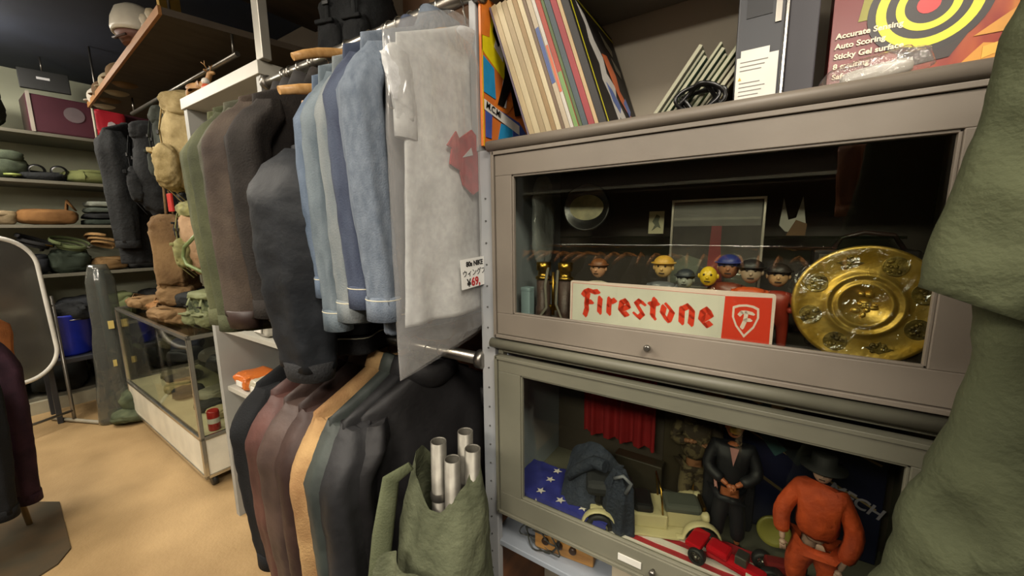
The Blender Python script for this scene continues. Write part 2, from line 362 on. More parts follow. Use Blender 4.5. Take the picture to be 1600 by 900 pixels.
# black machine
o = thing('coin_machine', 'black slot-panel machine with a small screen and white label', 'machine', (-.06, .755, SZ))
blk = M('charcoal_plastic', '#2c2e33', .45, scale=5); blk2 = M('black_gloss', '#15161a', .5)
G().box(0, .062, 0, .2, 0, .25).build('front_block', blk, o, .003)
G().box(.0675, .106, .03, .19, 0, .25).build('side_block', M('dark_grey_plastic', '#302e35', .5), o, .002)
G().box(.0625, .067, .004, .19, .002, .25).build('chrome_strip', chrome, o, .001)
G().box(.012, .046, -.001, .0, .135, .18).build('screen', blk2, o)
G().box(.05, .058, -.002, 0, .12, .158).build('card_slot', dull, o, .0005)
for k in range(3): G(T(.054, 0, .168+k*.0115) @ RX(PI/2)).lathe([(.0035, 0), (.0035, .0022), (.002, .003)], 12).build('button', M('button_white', '#c9c9c9', .4), o)
g = G(FACE_S @ T(0, 0, .0005))
for k, ww in enumerate((.007, .004, .004, .008)): g.prism([(.009+k*.005, .188), (.0125+k*.005, .188), (.0135+k*.005, .196), (.01+k*.005, .196)], .0004)
g.build('maker_mark', M('mark_white', '#dddddd', .5), o)
lab = G(T(0, -.0035, 0)).box(.003, .058, -.0006, 0, .002, .078).box(.008, .046, -.0006, 0, .078, .088).build('paper_label', M('label_white', '#dedcd2', .5), o)
g = G(FACE_S @ T(0, 0, .0043))
for k in range(11):
    yy = .07-k*.0062; x1 = .045-(k*37 % 11)*.001
    if k in (3, 4): continue
    g.prism([(.008, yy), (x1, yy), (x1, yy+.0011), (.008, yy+.0011)], .0003)
g.build('label_print', M('print_grey', '#7a7872', .6), lab)
G(FACE_S @ T(0, 0, .0043)).prism([(.006, .044), (.011, .044), (.0085, .049)], .0003).build('warning_mark', M('warning_yellow', '#d9b63a', .5), lab)
# dartboard game box
o = thing('dartboard_box', 'red and orange boxed dart game with a yellow target picture', 'box', (.063, .80, SZ))
def flame_mat():
    m = bpy.data.materials.new('box_print_red_orange'); m.use_nodes = True; N = m.node_tree.nodes; L = m.node_tree.links
    b = N['Principled BSDF']; b.inputs['Roughness'].default_value = .3
    tc = N.new('ShaderNodeTexCoord'); mp = N.new('ShaderNodeMapping'); mp.inputs['Rotation'].default_value = (0, .6, 0); mp.inputs['Scale'].default_value = (1, 1, .5); L.new(tc.outputs['Object'], mp.inputs[0])
    n = N.new('ShaderNodeTexNoise'); n.inputs['Scale'].default_value = 16; n.inputs['Detail'].default_value = 3; n.inputs['Distortion'].default_value = 1.2; L.new(mp.outputs[0], n.inputs['Vector'])
    sx = N.new('ShaderNodeSeparateXYZ'); L.new(tc.outputs['Object'], sx.inputs[0])
    ma = N.new('ShaderNodeMath'); ma.operation = 'MULTIPLY_ADD'; ma.inputs[1].default_value = 2.2; ma.inputs[2].default_value = -.12; L.new(sx.outputs[0], ma.inputs[0])
    ad = N.new('ShaderNodeMath'); ad.operation = 'ADD'; L.new(ma.outputs[0], ad.inputs[0]); L.new(n.outputs['Fac'], ad.inputs[1])
    r = N.new('ShaderNodeValToRGB'); L.new(ad.outputs[0], r.inputs[0]); L.new(r.outputs[0], b.inputs['Base Color'])
    e = r.color_ramp.elements; e[0].position = .48; e[0].color = lin('#6e1815'); e[1].position = .95; e[1].color = lin('#b56f24')
    x = e.new(.68); x.color = lin('#852a18'); x = e.new(.8); x.color = lin('#9c431a')
    return m
G().box(0, .26, 0, .05, 0, .31).build('carton', flame_mat(), o, .001)
FB = FACE_S @ T(0, 0, .0004)
art(o, 'yellow_stripe', [[(.03, .11), (.05, .11), (.09, .31), (.06, .31)]], '#8f8a22', base=FB)
art(o, 'flame_shape', [[(.09, .02), (.13, .015), (.16, .05), (.2, .04), (.25, .06), (.25, .012), (.09, .012)], [(.15, .06), (.19, .09), (.2, .13), (.24, .16), (.25, .1), (.2, .06)]], '#c78a2b', base=FB, off=.0003)
def ring(c, r0, r1, n=48, a0=0, a1=2*PI):
    k = [a0+(a1-a0)*i/n for i in range(n+1)]
    return [[(c[0]+r1*math.cos(a), c[1]+r1*math.sin(a)), (c[0]+r1*math.cos(b), c[1]+r1*math.sin(b)), (c[0]+r0*math.cos(b), c[1]+r0*math.sin(b)), (c[0]+r0*math.cos(a), c[1]+r0*math.sin(a))] for a, b in zip(k, k[1:])]
cx = (.103, .113)
art(o, 'target_black', ring(cx, 0.0001, .063), '#221b18', base=FB, off=.0006)
art(o, 'board_foot', [[(.075, .07), (.08, .035), (.13, .04), (.15, .075)]], '#2b201a', base=FB, off=.0005)
art(o, 'target_yellow_rings', ring(cx, .043, .054)+ring(cx, .024, .033), '#dcd62a', base=FB, off=.001)
art(o, 'target_red_centre', ring(cx, 0.0001, .012, 16), '#cf3535', base=FB, off=.001)
art(o, 'dart_picture', [[(.16, .03), (.2, .045), (.215, .06), (.2, .062), (.19, .052), (.16, .045)]], '#d9a43a', base=FB, off=.0009)
wi = M('box_lettering_cream', '#efe3c8', .5)
for k, s in enumerate(('Accurate Sensing', 'Auto Scoring', 'Sticky Gel surface', '8 exciting', 'Safe')):
    text(s, .0106, wi, o, FACE_S @ T(.006, .092-k*.0143, .0018), bold=.0003)
# clear plastic wrapped bundle in front of the game box
def film(p): return p*(1+.16*nz(p, 60, 3)+.1*nz(p, 140, 5))
o = tag(G(T(.112, .752, SZ+.022) @ RY(-.12)).sph((0, 0, 0), (.055, .024, .02), 48, 24, .6, .6, film).build('plastic_wrapped_bundle', MG('crinkled_film', '#ffffff', .0, .12, bump=1, bscale=90, haze=.10, hazecol='#d8d0c4', bdist=.004)), 'crumpled clear plastic packet lying in front of the dart game box', 'packet')
G(T(.112, .752, SZ+.02) @ RY(-.12)).sph((0, 0, 0), (.038, .012, .011), 16, 10, .5, .5).build('wrapped_tube', M('frosted_grey', '#aaa69c', .3), o)

# ---------------------------------------------------------------- sign
o = thing('enamel_sign', 'white and red sign with red blackletter lettering and a shield, leaning inside the glass', 'sign', (-.344, .757, 1.243), rot=(-.03, 0, 0))
def rrect(x0, y0, x1, y1, r, n=5):
    P = []
    for cx_, cy_, a in ((x1-r, y0+r, -PI/2), (x1-r, y1-r, 0), (x0+r, y1-r, PI/2), (x0+r, y0+r, PI)):
        P += [(cx_+r*math.cos(a+PI/2*k/n), cy_+r*math.sin(a+PI/2*k/n)) for k in range(n+1)]
    return P
OS = .007
G(FACE_S @ T(0, 0, -.0015)).prism(rrect(0, 0, .368, .0905+OS, .005), .002).build('plate', M('sign_cream_pink', '#efd9d2', .25), o)
sg = FACE_S @ T(0, OS, .0006)
G(sg).prism([(.0045, -.0065), (.2925, -.0065), (.2945, .082), (.0045, .086)], .0003).build('border_line', M('sign_red_line', '#c8484a', .3), o)
G(sg @ T(0, 0, .0002)).prism([(.0054, -.0065), (.2925, -.0065), (.2945, .0812), (.0054, .0852)], .0003).build('white_field', M('sign_white', '#dedad0', .25), o)
redm = M('sign_red', '#e2442f', .25)
G(sg @ T(0, 0, .0002)).prism([(.2925, -.0065), (.364, -.0065), (.363, .0835), (.2945, .0812)], .0003).build('red_field', redm, o)
def nib(strokes, w, th, ang):
    P = []
    ux, uy = math.cos(ang), math.sin(ang)
    base = [(ux*w/2-uy*th/2, uy*w/2+ux*th/2), (-ux*w/2-uy*th/2, -uy*w/2+ux*th/2), (-ux*w/2+uy*th/2, -uy*w/2-ux*th/2), (ux*w/2+uy*th/2, uy*w/2-ux*th/2)]
    def hull(pts):
        pts = sorted(set((round(a, 6), round(b, 6)) for a, b in pts)); cr = lambda o, a, b: (a[0]-o[0])*(b[1]-o[1])-(a[1]-o[1])*(b[0]-o[0])
        lo = []
        for p in pts:
            while len(lo) > 1 and cr(lo[-2], lo[-1], p) <= 0: lo.pop()
            lo.append(p)
        up = []
        for p in reversed(pts):
            while len(up) > 1 and cr(up[-2], up[-1], p) <= 0: up.pop()
            up.append(p)
        return lo[:-1]+up[:-1]
    for s in strokes:
        for a, b in zip(s, s[1:]): P.append(hull([(a[0]*.001+x, a[1]*.001+y) for x, y in base]+[(b[0]*.001+x, b[1]*.001+y) for x, y in base]))
    return P
STK = [[(30,61),(34,68),(43,72),(54,69),(63,71)],[(41,67),(39,54),(38,42),(39,32),(35,18)],[(39,47),(50,48)],[(68,58),(67,41),(67,27)],[(88,58),(87,43),(87,27)],[(92,52),(99,56)],[(113,53),(111,36),(118,28),(125,31)],[(114,53),(122,57),(127,46),(115,39)],[(157,54),(148,59),(142,53),(155,34),(148,26),(140,32)],[(177,65),(174,50),(174,33),(177,28)],[(168,54),(182,58)],[(194,52),(192,39),(201,26)],[(199,56),(209,44),(204,27)],[(226,52),(226,39),(226,25)],[(228,52),(237,58),(243,51),(243,38),(242,24)],[(261,49),(259,34),(267,25),(274,30)],[(261,49),(269,55),(274,45),(263,36)]]
g = G(sg @ T(0, 0, .0006))
for p in nib(STK, .0102, .0045, -.75): g.prism(p, .0003)
g.build('lettering', redm, o)
g = G(sg @ T(0, 0, .0006))
SH = [(307,64),(316,68),(327,69.5),(338,68),(346,64),(347,48),(341,30),(327,11),(313,30),(307,46)]
cxs, cys = 327, 45
wm = M('sign_white_mark', '#f0dcd4', .25)
for k in range(len(SH)):
    a, b = SH[k], SH[(k+1) % len(SH)]; q = .84
    ia, ib = (cxs+(a[0]-cxs)*q, cys+(a[1]-cys)*q), (cxs+(b[0]-cxs)*q, cys+(b[1]-cys)*q)
    g.prism([(v[0]*.001, v[1]*.001) for v in (a, b, ib, ia)][::-1], .0003)
for p in nib([[(318,50),(321,55),(328,56),(338,54)],[(328,54),(327,41),(323,28)],[(327,42),(335,43)]], .0055, .003, -.75): g.prism(p, .0003)
g.build('shield_emblem', wm, o)
# film over the sign
g = G(FACE_S @ T(0, 0, .0045)); rr = []
for i in range(25): rr.append([(-.006+.38*j/80, -.002+.104*i/24, .0018*noise.noise(Vector((j*.22, i*.35, 1)))+.001*noise.noise(Vector((j*.6, i*.8, 4)))) for j in range(81)])
g.loft(rr, False, True, False)
g.build('plastic_film', MG('sign_film', '#ffffff', .0, .08, bump=.5, bscale=45, maxg=.8, bdist=.003), o)

# ---------------------------------------------------------------- brass plate
o = thing('embossed_brass_plate', 'large round brass plate with embossed medallions, wrapped in clear film', 'plate', (.139, .795, 1.3275), rot=(-.1, 0, .0))
PX = RX(PI/2)
gold = M('bright_brass', '#cdae5c', .36, .75, col2='#b08a2c', scale=20, bump=.15, bscale=45)
gold_d = M('dark_brass', '#8d7836', .45, .6, col2='#4d4020', scale=40, bump=.3, bscale=90)
pr = [(.001, 0), (.028, 0), (.030, .003), (.034, .0045), (.037, .0015), (.041, .0005), (.044, .004), (.048, .004), (.050, .001), (.056, 0), (.080, .001), (.088, .004), (.0915, .004), (.093, .001)]
rings = [[Vector((r*math.cos(2*PI*j/64), r*math.sin(2*PI*j/64), z)) for j in range(64)] for r, z in pr]
G(PX).loft(rings+[[Vector((p.x, p.y, p.z-.003)) for p in rings[-1]]], True).build('disc', gold, o)
for k in range(8):
    a = k*PI/4+.32; c = (.069*math.cos(a), .069*math.sin(a))
    g = G(PX @ T(c[0], c[1], .0012))
    if k % 4 == 2: g.prism([(-.017, 0), (-.006, .004), (0, .011), (.006, .004), (.017, 0), (0, -.009)], .0018)
    else: g.prism([(.0155*math.cos(q), .0155*math.sin(q)) for q in [2*PI*i/24 for i in range(24)]], .0012)
    med = g.build('medallion', gold_d, o, .0006)
    g = G(PX @ T(c[0], c[1], .0024)); random.seed(k)
    for q in range(9): g.sph((random.uniform(-.009, .009), random.uniform(-.009, .009), 0), (random.uniform(.002, .004), random.uniform(.002, .004), .002), 8, 6)
    g.build('medallion_relief', gold_d, med)
g = G(PX @ T(0, 0, .001)); random.seed(5)
for q in range(16):
    a = random.random()*6.28; r = random.random()*.018
    g.sph((r*math.cos(a), r*math.sin(a), 0), (random.uniform(.003, .007), random.uniform(.003, .005), .003), 10, 6)
g.build('central_relief', gold, o)
rings = []
for i in range(15):
    r = .001+.1*i/14
    rings.append([Vector((r*math.cos(2*PI*j/96), r*math.sin(2*PI*j/96), .0115+.003*noise.noise(Vector((r*60*math.cos(2*PI*j/96), r*60*math.sin(2*PI*j/96), 2)))-(.012 if i == 14 else .004 if i == 13 else 0))) for j in range(96)])
G(PX).loft(rings, False).build('plastic_film', MG('plate_film', '#ffffff', .0, .1, bump=1, bscale=38, maxg=1.5, bdist=.006), o)

# ---------------------------------------------------------------- other things inside the upper cabinet
FZ = 1.2235
o = thing('binoculars', 'old brown leather and brass binoculars standing in the left corner of the upper cabinet', 'binoculars', (-.399, .79, FZ), .15)
lea = M('brown_leather', '#4d3a35', .45, col2='#3a2b27', scale=30, bump=.2, bscale=200)
for s in (-1, 1):
    b = G(T(s*.026, 0, 0)).lathe([(.019, .012), (.019, .045), (.0165, .05), (.0165, .112)], 24).build('barrel', lea, o)
    G(T(s*.026, 0, 0)).lathe([(.021, 0), (.021, .008), (.019, .012)], 24).build('objective_ring', brass, b)
    G(T(s*.026, 0, 0)).lathe([(.019, .112), (.019, .118), (.014, .12), (.013, .131), (.017, .133), (.017, .151), (.012, .152)], 24).build('eyepiece', brass, b)
G().box(-.012, .012, -.006, .006, .04, .052).box(-.012, .012, -.006, .006, .1, .108).build('bridge', brass, o, .002)
G().tube([(0, -.008, .03), (0, -.008, .13)], .004, 10).build('focus_screw', brass, o)
G().tube([(-.012, -.01, .14), (-.014, -.024, .1), (-.01, -.026, .05), (-.03, -.028, .022), (0, -.032, .012), (.03, -.028, .02), (.012, -.026, .06), (.012, -.012, .135)], .0035, 8, flat=.4).build('strap', M('grey_strap', '#6b665c', .7), o)
o = tag(G(T(-.462, .775, FZ)).box(-.012, .012, -.012, .012, 0, .09).box(-.0125, .0125, -.0125, .0125, .082, .092).build('tin_box', M('pale_blue_tin', '#8fa3ac', .3), None, .002), 'pale blue-grey tin left of the binoculars', 'tin')
# hanging clear bag on the left wall
def bagfn(p): return Vector((p.x*(1+.3*nz(p, 30, 2)), p.y*(1+.2*nz(p, 25)), p.z))
tag(G(T(-.466, .86, 1.47)).sph((0, 0, 0), (.012, .05, .11), 32, 20, .7, .7, bagfn).build('clear_plastic_bag', MG('bag_film', '#e8ecec', .0, .15, bump=.8, bscale=30, haze=.3, hazecol='#c9ced0')), 'clear plastic bag hanging against the left inner wall of the upper cabinet', 'bag')
# picture disc, card, framed picture
o = thing('round_tray', 'round black-rimmed tray with a cream picture, propped at the back left', 'tray', (-.36, .88, 1.50), rot=(-.1, 0, .1))
G(PX).lathe([(.001, 0), (.042, 0), (.052, .006), (.056, .006), (.057, .003)], 48, cap=False).build('rim', M('tray_black', '#1d1c1b', .25), o)
G(PX @ T(0, 0, .001)).prism([(.041*math.cos(a*.2), .03*math.sin(a*.2)) for a in range(32)], .001).build('picture', M('tray_cream', '#b6ad83', .4, col2='#7d7a58', scale=30), o)
o = thing('picture_card', 'small cream card with green figure print, propped left of the frame', 'card', (-.215, .95, 1.437), rot=(-.08, 0, 0))
G().box(-.017, .017, 0, .001, 0, .052).build('card', M('card_cream', '#d2caa4', .5), o)
art(o, 'card_print', [[(-.01, .006), (-.003, .02), (-.009, .028), (0, .045), (.008, .04), (.005, .028), (.011, .012), (.003, .016)]], '#5c6046', base=FACE_S)
tag(G().box(-.44, .2, .90, 1.015, 1.4275, 1.4325).build('glass_shelf', MG('shelf_glass', '#cfd8cc')), 'narrow glass shelf across the back of the upper cabinet', 'shelf')
o = thing('framed_picture', 'clear-framed picture with a red tower, behind the lettered sign', 'picture', (-.085, .875, FZ), rot=(-.05, 0, 0))
fr = G()
for a in ((-.085, .085, 0, .006, .28, .285), (-.085, .085, 0, .006, .1, .105), (-.085, -.08, 0, .006, .1, .285), (.08, .085, 0, .006, .1, .285)): fr.box(*a)
fr.build('frame', M('frame_silver', '#aba59a', .3, .6), o, .0008)
G().box(-.05, -.04, .01, .014, 0, .12).box(.04, .05, .01, .014, 0, .12).build('stand', dull, o)
G().box(-.08, .08, .003, .006, .105, .28).build('picture_sheet', M('picture_grey', '#55504a', .6, col2='#3a3733', scale=12), o)
art(o, 'tower_print', [[(-.012, .105), (.02, .105), (.012, .19), (.012, .25), (0, .258), (-.006, .24)]], '#8f3a3a', base=FACE_S @ T(0, 0, -.0028))
art(o, 'landscape_print', [[(-.08, .105), (-.03, .13), (-.02, .16), (-.05, .17), (-.08, .15)], [(.02, .105), (.078, .11), (.075, .15), (.03, .16)]], '#6d7164', base=FACE_S @ T(0, 0, -.0026))
art(o, 'sky_print', [[(-.08, .23), (.078, .23), (.078, .278), (-.08, .278)]], '#7d7a74', base=FACE_S @ T(0, 0, -.0027))
g = G().box(-.0785, .0785, .0, .0015, .106, .279); g.build('cover_sheet', MG('cover_acrylic', '#ffffff'), o)
o = thing('paper_crown', 'small white two-pointed paper standing on the glass shelf', 'paper', (.045, .93, 1.433))
G(FACE_S).prism([(-.022, .02), (-.018, .072), (-.008, .03), (.004, .034), (.012, .074), (.02, .02), (.008, .004), (-.012, .008)], .001).build('sheet', M('paper_grey', '#b9b6aa', .6), o)
G(FACE_S @ T(0, 0, .001)).prism([(-.01, .0), (.02, .0), (.022, .022), (.004, .03)], .001).build('brown_label', M('label_brown', '#6b4a22', .6), o)
o = thing('handled_case', 'dark handled case behind the brass plate', 'case', (.15, .93, FZ))
G().box(-.07, .075, -.02, .04, 0, .185).build('case_body', M('case_black', '#2b2625', .4), o, .006)
G().tube([(-.04, .0, .185), (-.03, 0, .205), (0, 0, .215), (.04, 0, .21), (.055, 0, .185)], .004, 10).build('carry_handle', M('handle_brown', '#4a3733', .3), o)
G(FACE_S @ T(0, 0, .021)).prism([(-.062, .01), (-.058, .01), (-.058, .172), (.05, .172), (.05, .176), (-.062, .176)], .001).build('edge_trim', dull, o)

def figurine(label, x, y, h, body, head, hat=None, arms=None, rz=0, legs=None, z=None):
    o = thing('toy_figurine', label, 'figurine', (x, y, z if z is not None else FZ), rz, group='small toy figures behind the sign'); s = h
    bm_ = M('fig_'+body.strip('#'), body, .35, scale=25); hm = M('fig_'+head.strip('#'), head, .4, scale=25)
    V = [(0, 0, .45*s), (0, 0, .56*s), (0, 0, .68*s), (.13*s, -.02*s, .66*s), (.18*s, -.06*s, .52*s), (.1*s, -.13*s, .5*s), (-.13*s, -.02*s, .66*s), (-.18*s, -.05*s, .5*s), (-.12*s, -.13*s, .46*s), (.07*s, 0, .38*s), (.08*s, -.01*s, .05*s), (.09*s, -.06*s, .02*s), (-.07*s, 0, .38*s), (-.08*s, -.01*s, .05*s), (-.09*s, -.06*s, .02*s)]
    E = [(0, 1), (1, 2), (2, 3), (3, 4), (4, 5), (2, 6), (6, 7), (7, 8), (0, 9), (9, 10), (10, 11), (0, 12), (12, 13), (13, 14)]
    R = [.11*s, .11*s, .09*s, .055*s, .045*s, .035*s, .055*s, .045*s, .035*s, .07*s, .045*s, .04*s, .07*s, .045*s, .04*s]
    skinned('figure_body', V, E, R, bm_, o)
    hd = G().sph((0, 0, .85*s), (.095*s, .1*s, .115*s), 20, 14).build('head', hm, o)
    G().sph((0, -.1*s, .84*s), (.018*s, .025*s, .02*s), 8, 6).sph((-.1*s, 0, .85*s), (.015*s, .02*s, .03*s), 8, 6).sph((.1*s, 0, .85*s), (.015*s, .02*s, .03*s), 8, 6).build('nose_and_ears', hm, hd)
    dk = M('fig_dark', '#221a16', .4)
    G().sph((-.038*s, -.093*s, .875*s), .012*s, 8, 6).sph((.038*s, -.093*s, .875*s), .012*s, 8, 6).box(-.03*s, .03*s, -.098*s, -.09*s, .79*s, .8*s).build('face_paint', dk, hd)
    if hat:
        hh = M('fig_'+hat.strip('#'), hat, .45)
        G().sph((0, .012*s, .9*s), (.112*s, .112*s, .09*s), 18, 12).tube([(0, 0, .9*s), (0, 0, .912*s)], .135*s, 20).build('hat', hh, o)
    return o
figurine('blond toy figure in a grey jacket behind the middle of the sign', -.163, .80, .175, '#5a5c60', '#c9a468', '#c79a3a')
figurine('brown-haired toy figure in a white top behind the left end of the sign', -.297, .80, .165, '#c6bba8', '#b98a6a', '#7a4a2a')
figurine('bright yellow toy figure behind the right half of the sign', -.083, .805, .16, '#d8b428', '#d8b428', None)
figurine('small toy figure with a blue cap, beside the yellow one', -.052, .83, .178, '#7a3c28', '#9c6a4a', '#26337a')
figurine('orange toy figure in a black hat near the red end of the sign', -.015, .81, .172, '#c4501f', '#a8927c', '#1a1818')
figurine('red and brown toy figure left of the brass plate', .026, .82, .165, '#8f3020', '#b8926a', '#2a211c')
figurine('small dark toy figure between the blond and yellow figures', -.122, .80, .15, '#24282c', '#9a9c92', '#30343a')
# ---------------------------------------------------------------- inside the lower cabinet
LZ = .7725
o = thing('star_striped_flag', 'folded blue flag with white stars and red and white stripes on the lower cabinet floor', 'flag', (-.44, .726, LZ))
def sheet(x0, x1, y0, y1, z, amp, th=.004, nx=30, ny=10, seed=0):
    top = [[(x0+(x1-x0)*i/nx, y0+(y1-y0)*j/ny, z+amp*noise.noise(Vector((i*.4, j*.5, seed)))) for i in range(nx+1)] for j in range(ny+1)]
    bot = [[(a, b, c-th) for a, b, c in r] for r in top]
    g = G(); g.loft(top, False, True, False); n = len(g.v); g.loft([list(reversed(r)) for r in bot], False, True, False)
    rim = [top[0], bot[0]]; g.loft(rim, False, False, False)
    return g
sheet(-.052, .20, .0, .13, .046, .006, .044, seed=2).build('star_field', M('flag_blue', '#2b2f86', .7, scale=20), o)
sheet(.20, .52, .0, .12, .022, .002, .02, seed=3).build('red_ground', M('flag_red', '#a3222a', .7), o)
g = G()
for k in range(3): g.box(.205+.0*k, .5, .006+.032*k, .02+.032*k, .018, .0255)
g.build('white_stripe', M('flag_white', '#d8cfc8', .7), o)
g = G()
def star(cx_, cy_, r): return [(cx_+(r if i % 2 == 0 else r*.4)*math.cos(PI/2+i*PI/5), cy_+(r if i % 2 == 0 else r*.4)*math.sin(PI/2+i*PI/5)) for i in range(10)]
g = G(T(0, 0, .0495))
for p in ((.03, .02), (.085, .015), (.14, .02), (.03, .07), (.085, .065), (.14, .07), (.03, .11)): g.prism(star(p[0], p[1], .012), .0008)
g.build('white_stars', M('flag_white', '#d8cfc8', .7), o)
g = G(FACE_S)
g.prism(star(.028, .030, .012), .0009); g.prism(star(.09, .026, .011), .0009); g.build('white_stars', M('flag_white', '#d8cfc8', .7), o)

cream_p = M('cream_car_paint', '#bcb188', .3, scale=10); tyre = M('tyre_black', '#161515', .6); greyc = M('grey_car_paint', '#4e514a', .35)
def wheel(parent, x, y, z, r, face=-1, rim=cream_p):
    w_ = G(T(x, y, z) @ RX(PI/2)).lathe([(r*.62, -.007), (r*.9, -.008), (r, -.004), (r, .004), (r*.9, .008), (r*.62, .007)], 32, cap=False).build('wheel', tyre, parent)
    h = G(T(x, y, z) @ RX(PI/2)).lathe([(r*.16, -.008), (r*.2, 0), (r*.16, .009)], 14).lathe([(r*.56, -.005), (r*.64, -.005), (r*.64, .0055), (r*.56, .0055)], 32, cap=False)
    for k in range(10):
        a = k*PI/5; h.tube([(r*.12*math.cos(a), r*.12*math.sin(a), .002), (r*.6*math.cos(a), r*.6*math.sin(a), .002)], r*.055, 6)
    h.build('spoked_rim', rim, w_)
    return w_
o = thing('toy_car', 'cream vintage open toy car with black seats, half covered by navy cloth', 'toy car', (-.18, .823, LZ), .38)
for x in (-.105, .105):
    for y in (-.05, .05): wheel(o, x, y, .029, .029)
G().box(-.125, .04, -.038, .038, .03, .062).box(.04, .115, -.026, .026, .03, .07).box(-.12, .12, -.045, .045, .024, .031).build('car_body', cream_p, o, .006)
G().box(.035, .112, -.027, .027, .06, .082).build('bonnet', greyc, o, .008)
G().box(.112, .12, -.024, .024, .034, .084).build('radiator', brass, o, .003)
for s in (-1, 1):
    for cx_ in (-.105, .105):
        pts = [(cx_+.036*math.cos(a), s*.05, .03+.036*math.sin(a)) for a in [PI*i/10 for i in range(11)]]
        pts = ([(cx_+.05, s*.05, .03)] if cx_ < 0 else []) + pts + ([(cx_-.05, s*.05, .03)] if cx_ > 0 else [])
        G().tube(pts, .009, 8, flat=.35, up=(0, 1, 0)).build('fender', cream_p, o)
    G().box(-.06, .06, s*.05-.009, s*.05+.009, .026, .031).build('running_board', cream_p, o, .001)
    h = G(T(.118, s*.034, .07) @ RY(PI/2)).lathe([(.003, -.012), (.009, -.008), (.011, 0), (.009, .003)], 16).build('headlamp', cream_p, o)
G().box(-.03, .012, -.032, .032, .05, .078).box(-.045, -.028, -.032, .032, .06, .105).box(-.115, -.095, -.032, .032, .06, .11).box(-.095, -.055, -.032, .032, .05, .078).build('seat', M('black_seat', '#1b1a1a', .35), o, .008)
G().tube([(.03, -.033, .06), (.024, -.033, .12), (.024, .033, .12), (.03, .033, .06)], .002, 6).build('windscreen_frame', brass, o)
G().box(-.135, -.06, -.04, .04, .088, .122).build('folded_hood', M('black_cloth', '#1f2023', .7), o, .012)
# navy doll coat over the car
nav = M('navy_cloth', '#232a3a', .8, col2='#1a1f2b', scale=20, bump=.5, bscale=120)
o = thing('doll_coat', 'navy doll-sized coat draped over the rear of the cream toy car', 'coat', (-.26, .775, LZ))
def fold(p, s=45, a=.12, sd=0): return p*(1+a*nz(p, s, sd))
rings = []
for i in range(22):
    t = i/21; wd = .026+.012*t if t > .2 else .01+.08*t; z = .165-.162*t; rings.append([(.035+wd*math.cos(q)+.003*math.sin(5*q+t*3), -.015+(.012+.012*t)*math.sin(q)*(1+.25*math.sin(5*q+2*t)), z) for q in [2*PI*j/40 for j in range(40)]])
G().loft(rings).build('coat_body', nav, o)
g = G(); rr = []
for i in range(26):
    u = i/25; rr.append([(-.105+.13*v/20+.0*u, -.03+.085*u, .055+.085*u*(1-.1*u)+.035*math.sin(PI*min(1, (v/20)*1.1))+.006*noise.noise(Vector((i*.25, v*.3, 0)))-(.04*(1-u)**2)) for v in range(21)])
g.loft(rr, False, True, False).build('coat_skirt', nav, o)
G().tube([(.0, .0, .15), (-.03, .01, .145), (-.065, .005, .12), (-.09, -.005, .095)], [.014, .015, .013, .011], 14).build('sleeve', nav, o)
G().tube([(.03, -.03, .15), (.05, -.035, .165), (.065, -.03, .15), (.055, -.032, .125)], .004, 8).build('collar_piping', M('grey_piping', '#6d6f78', .5), o)

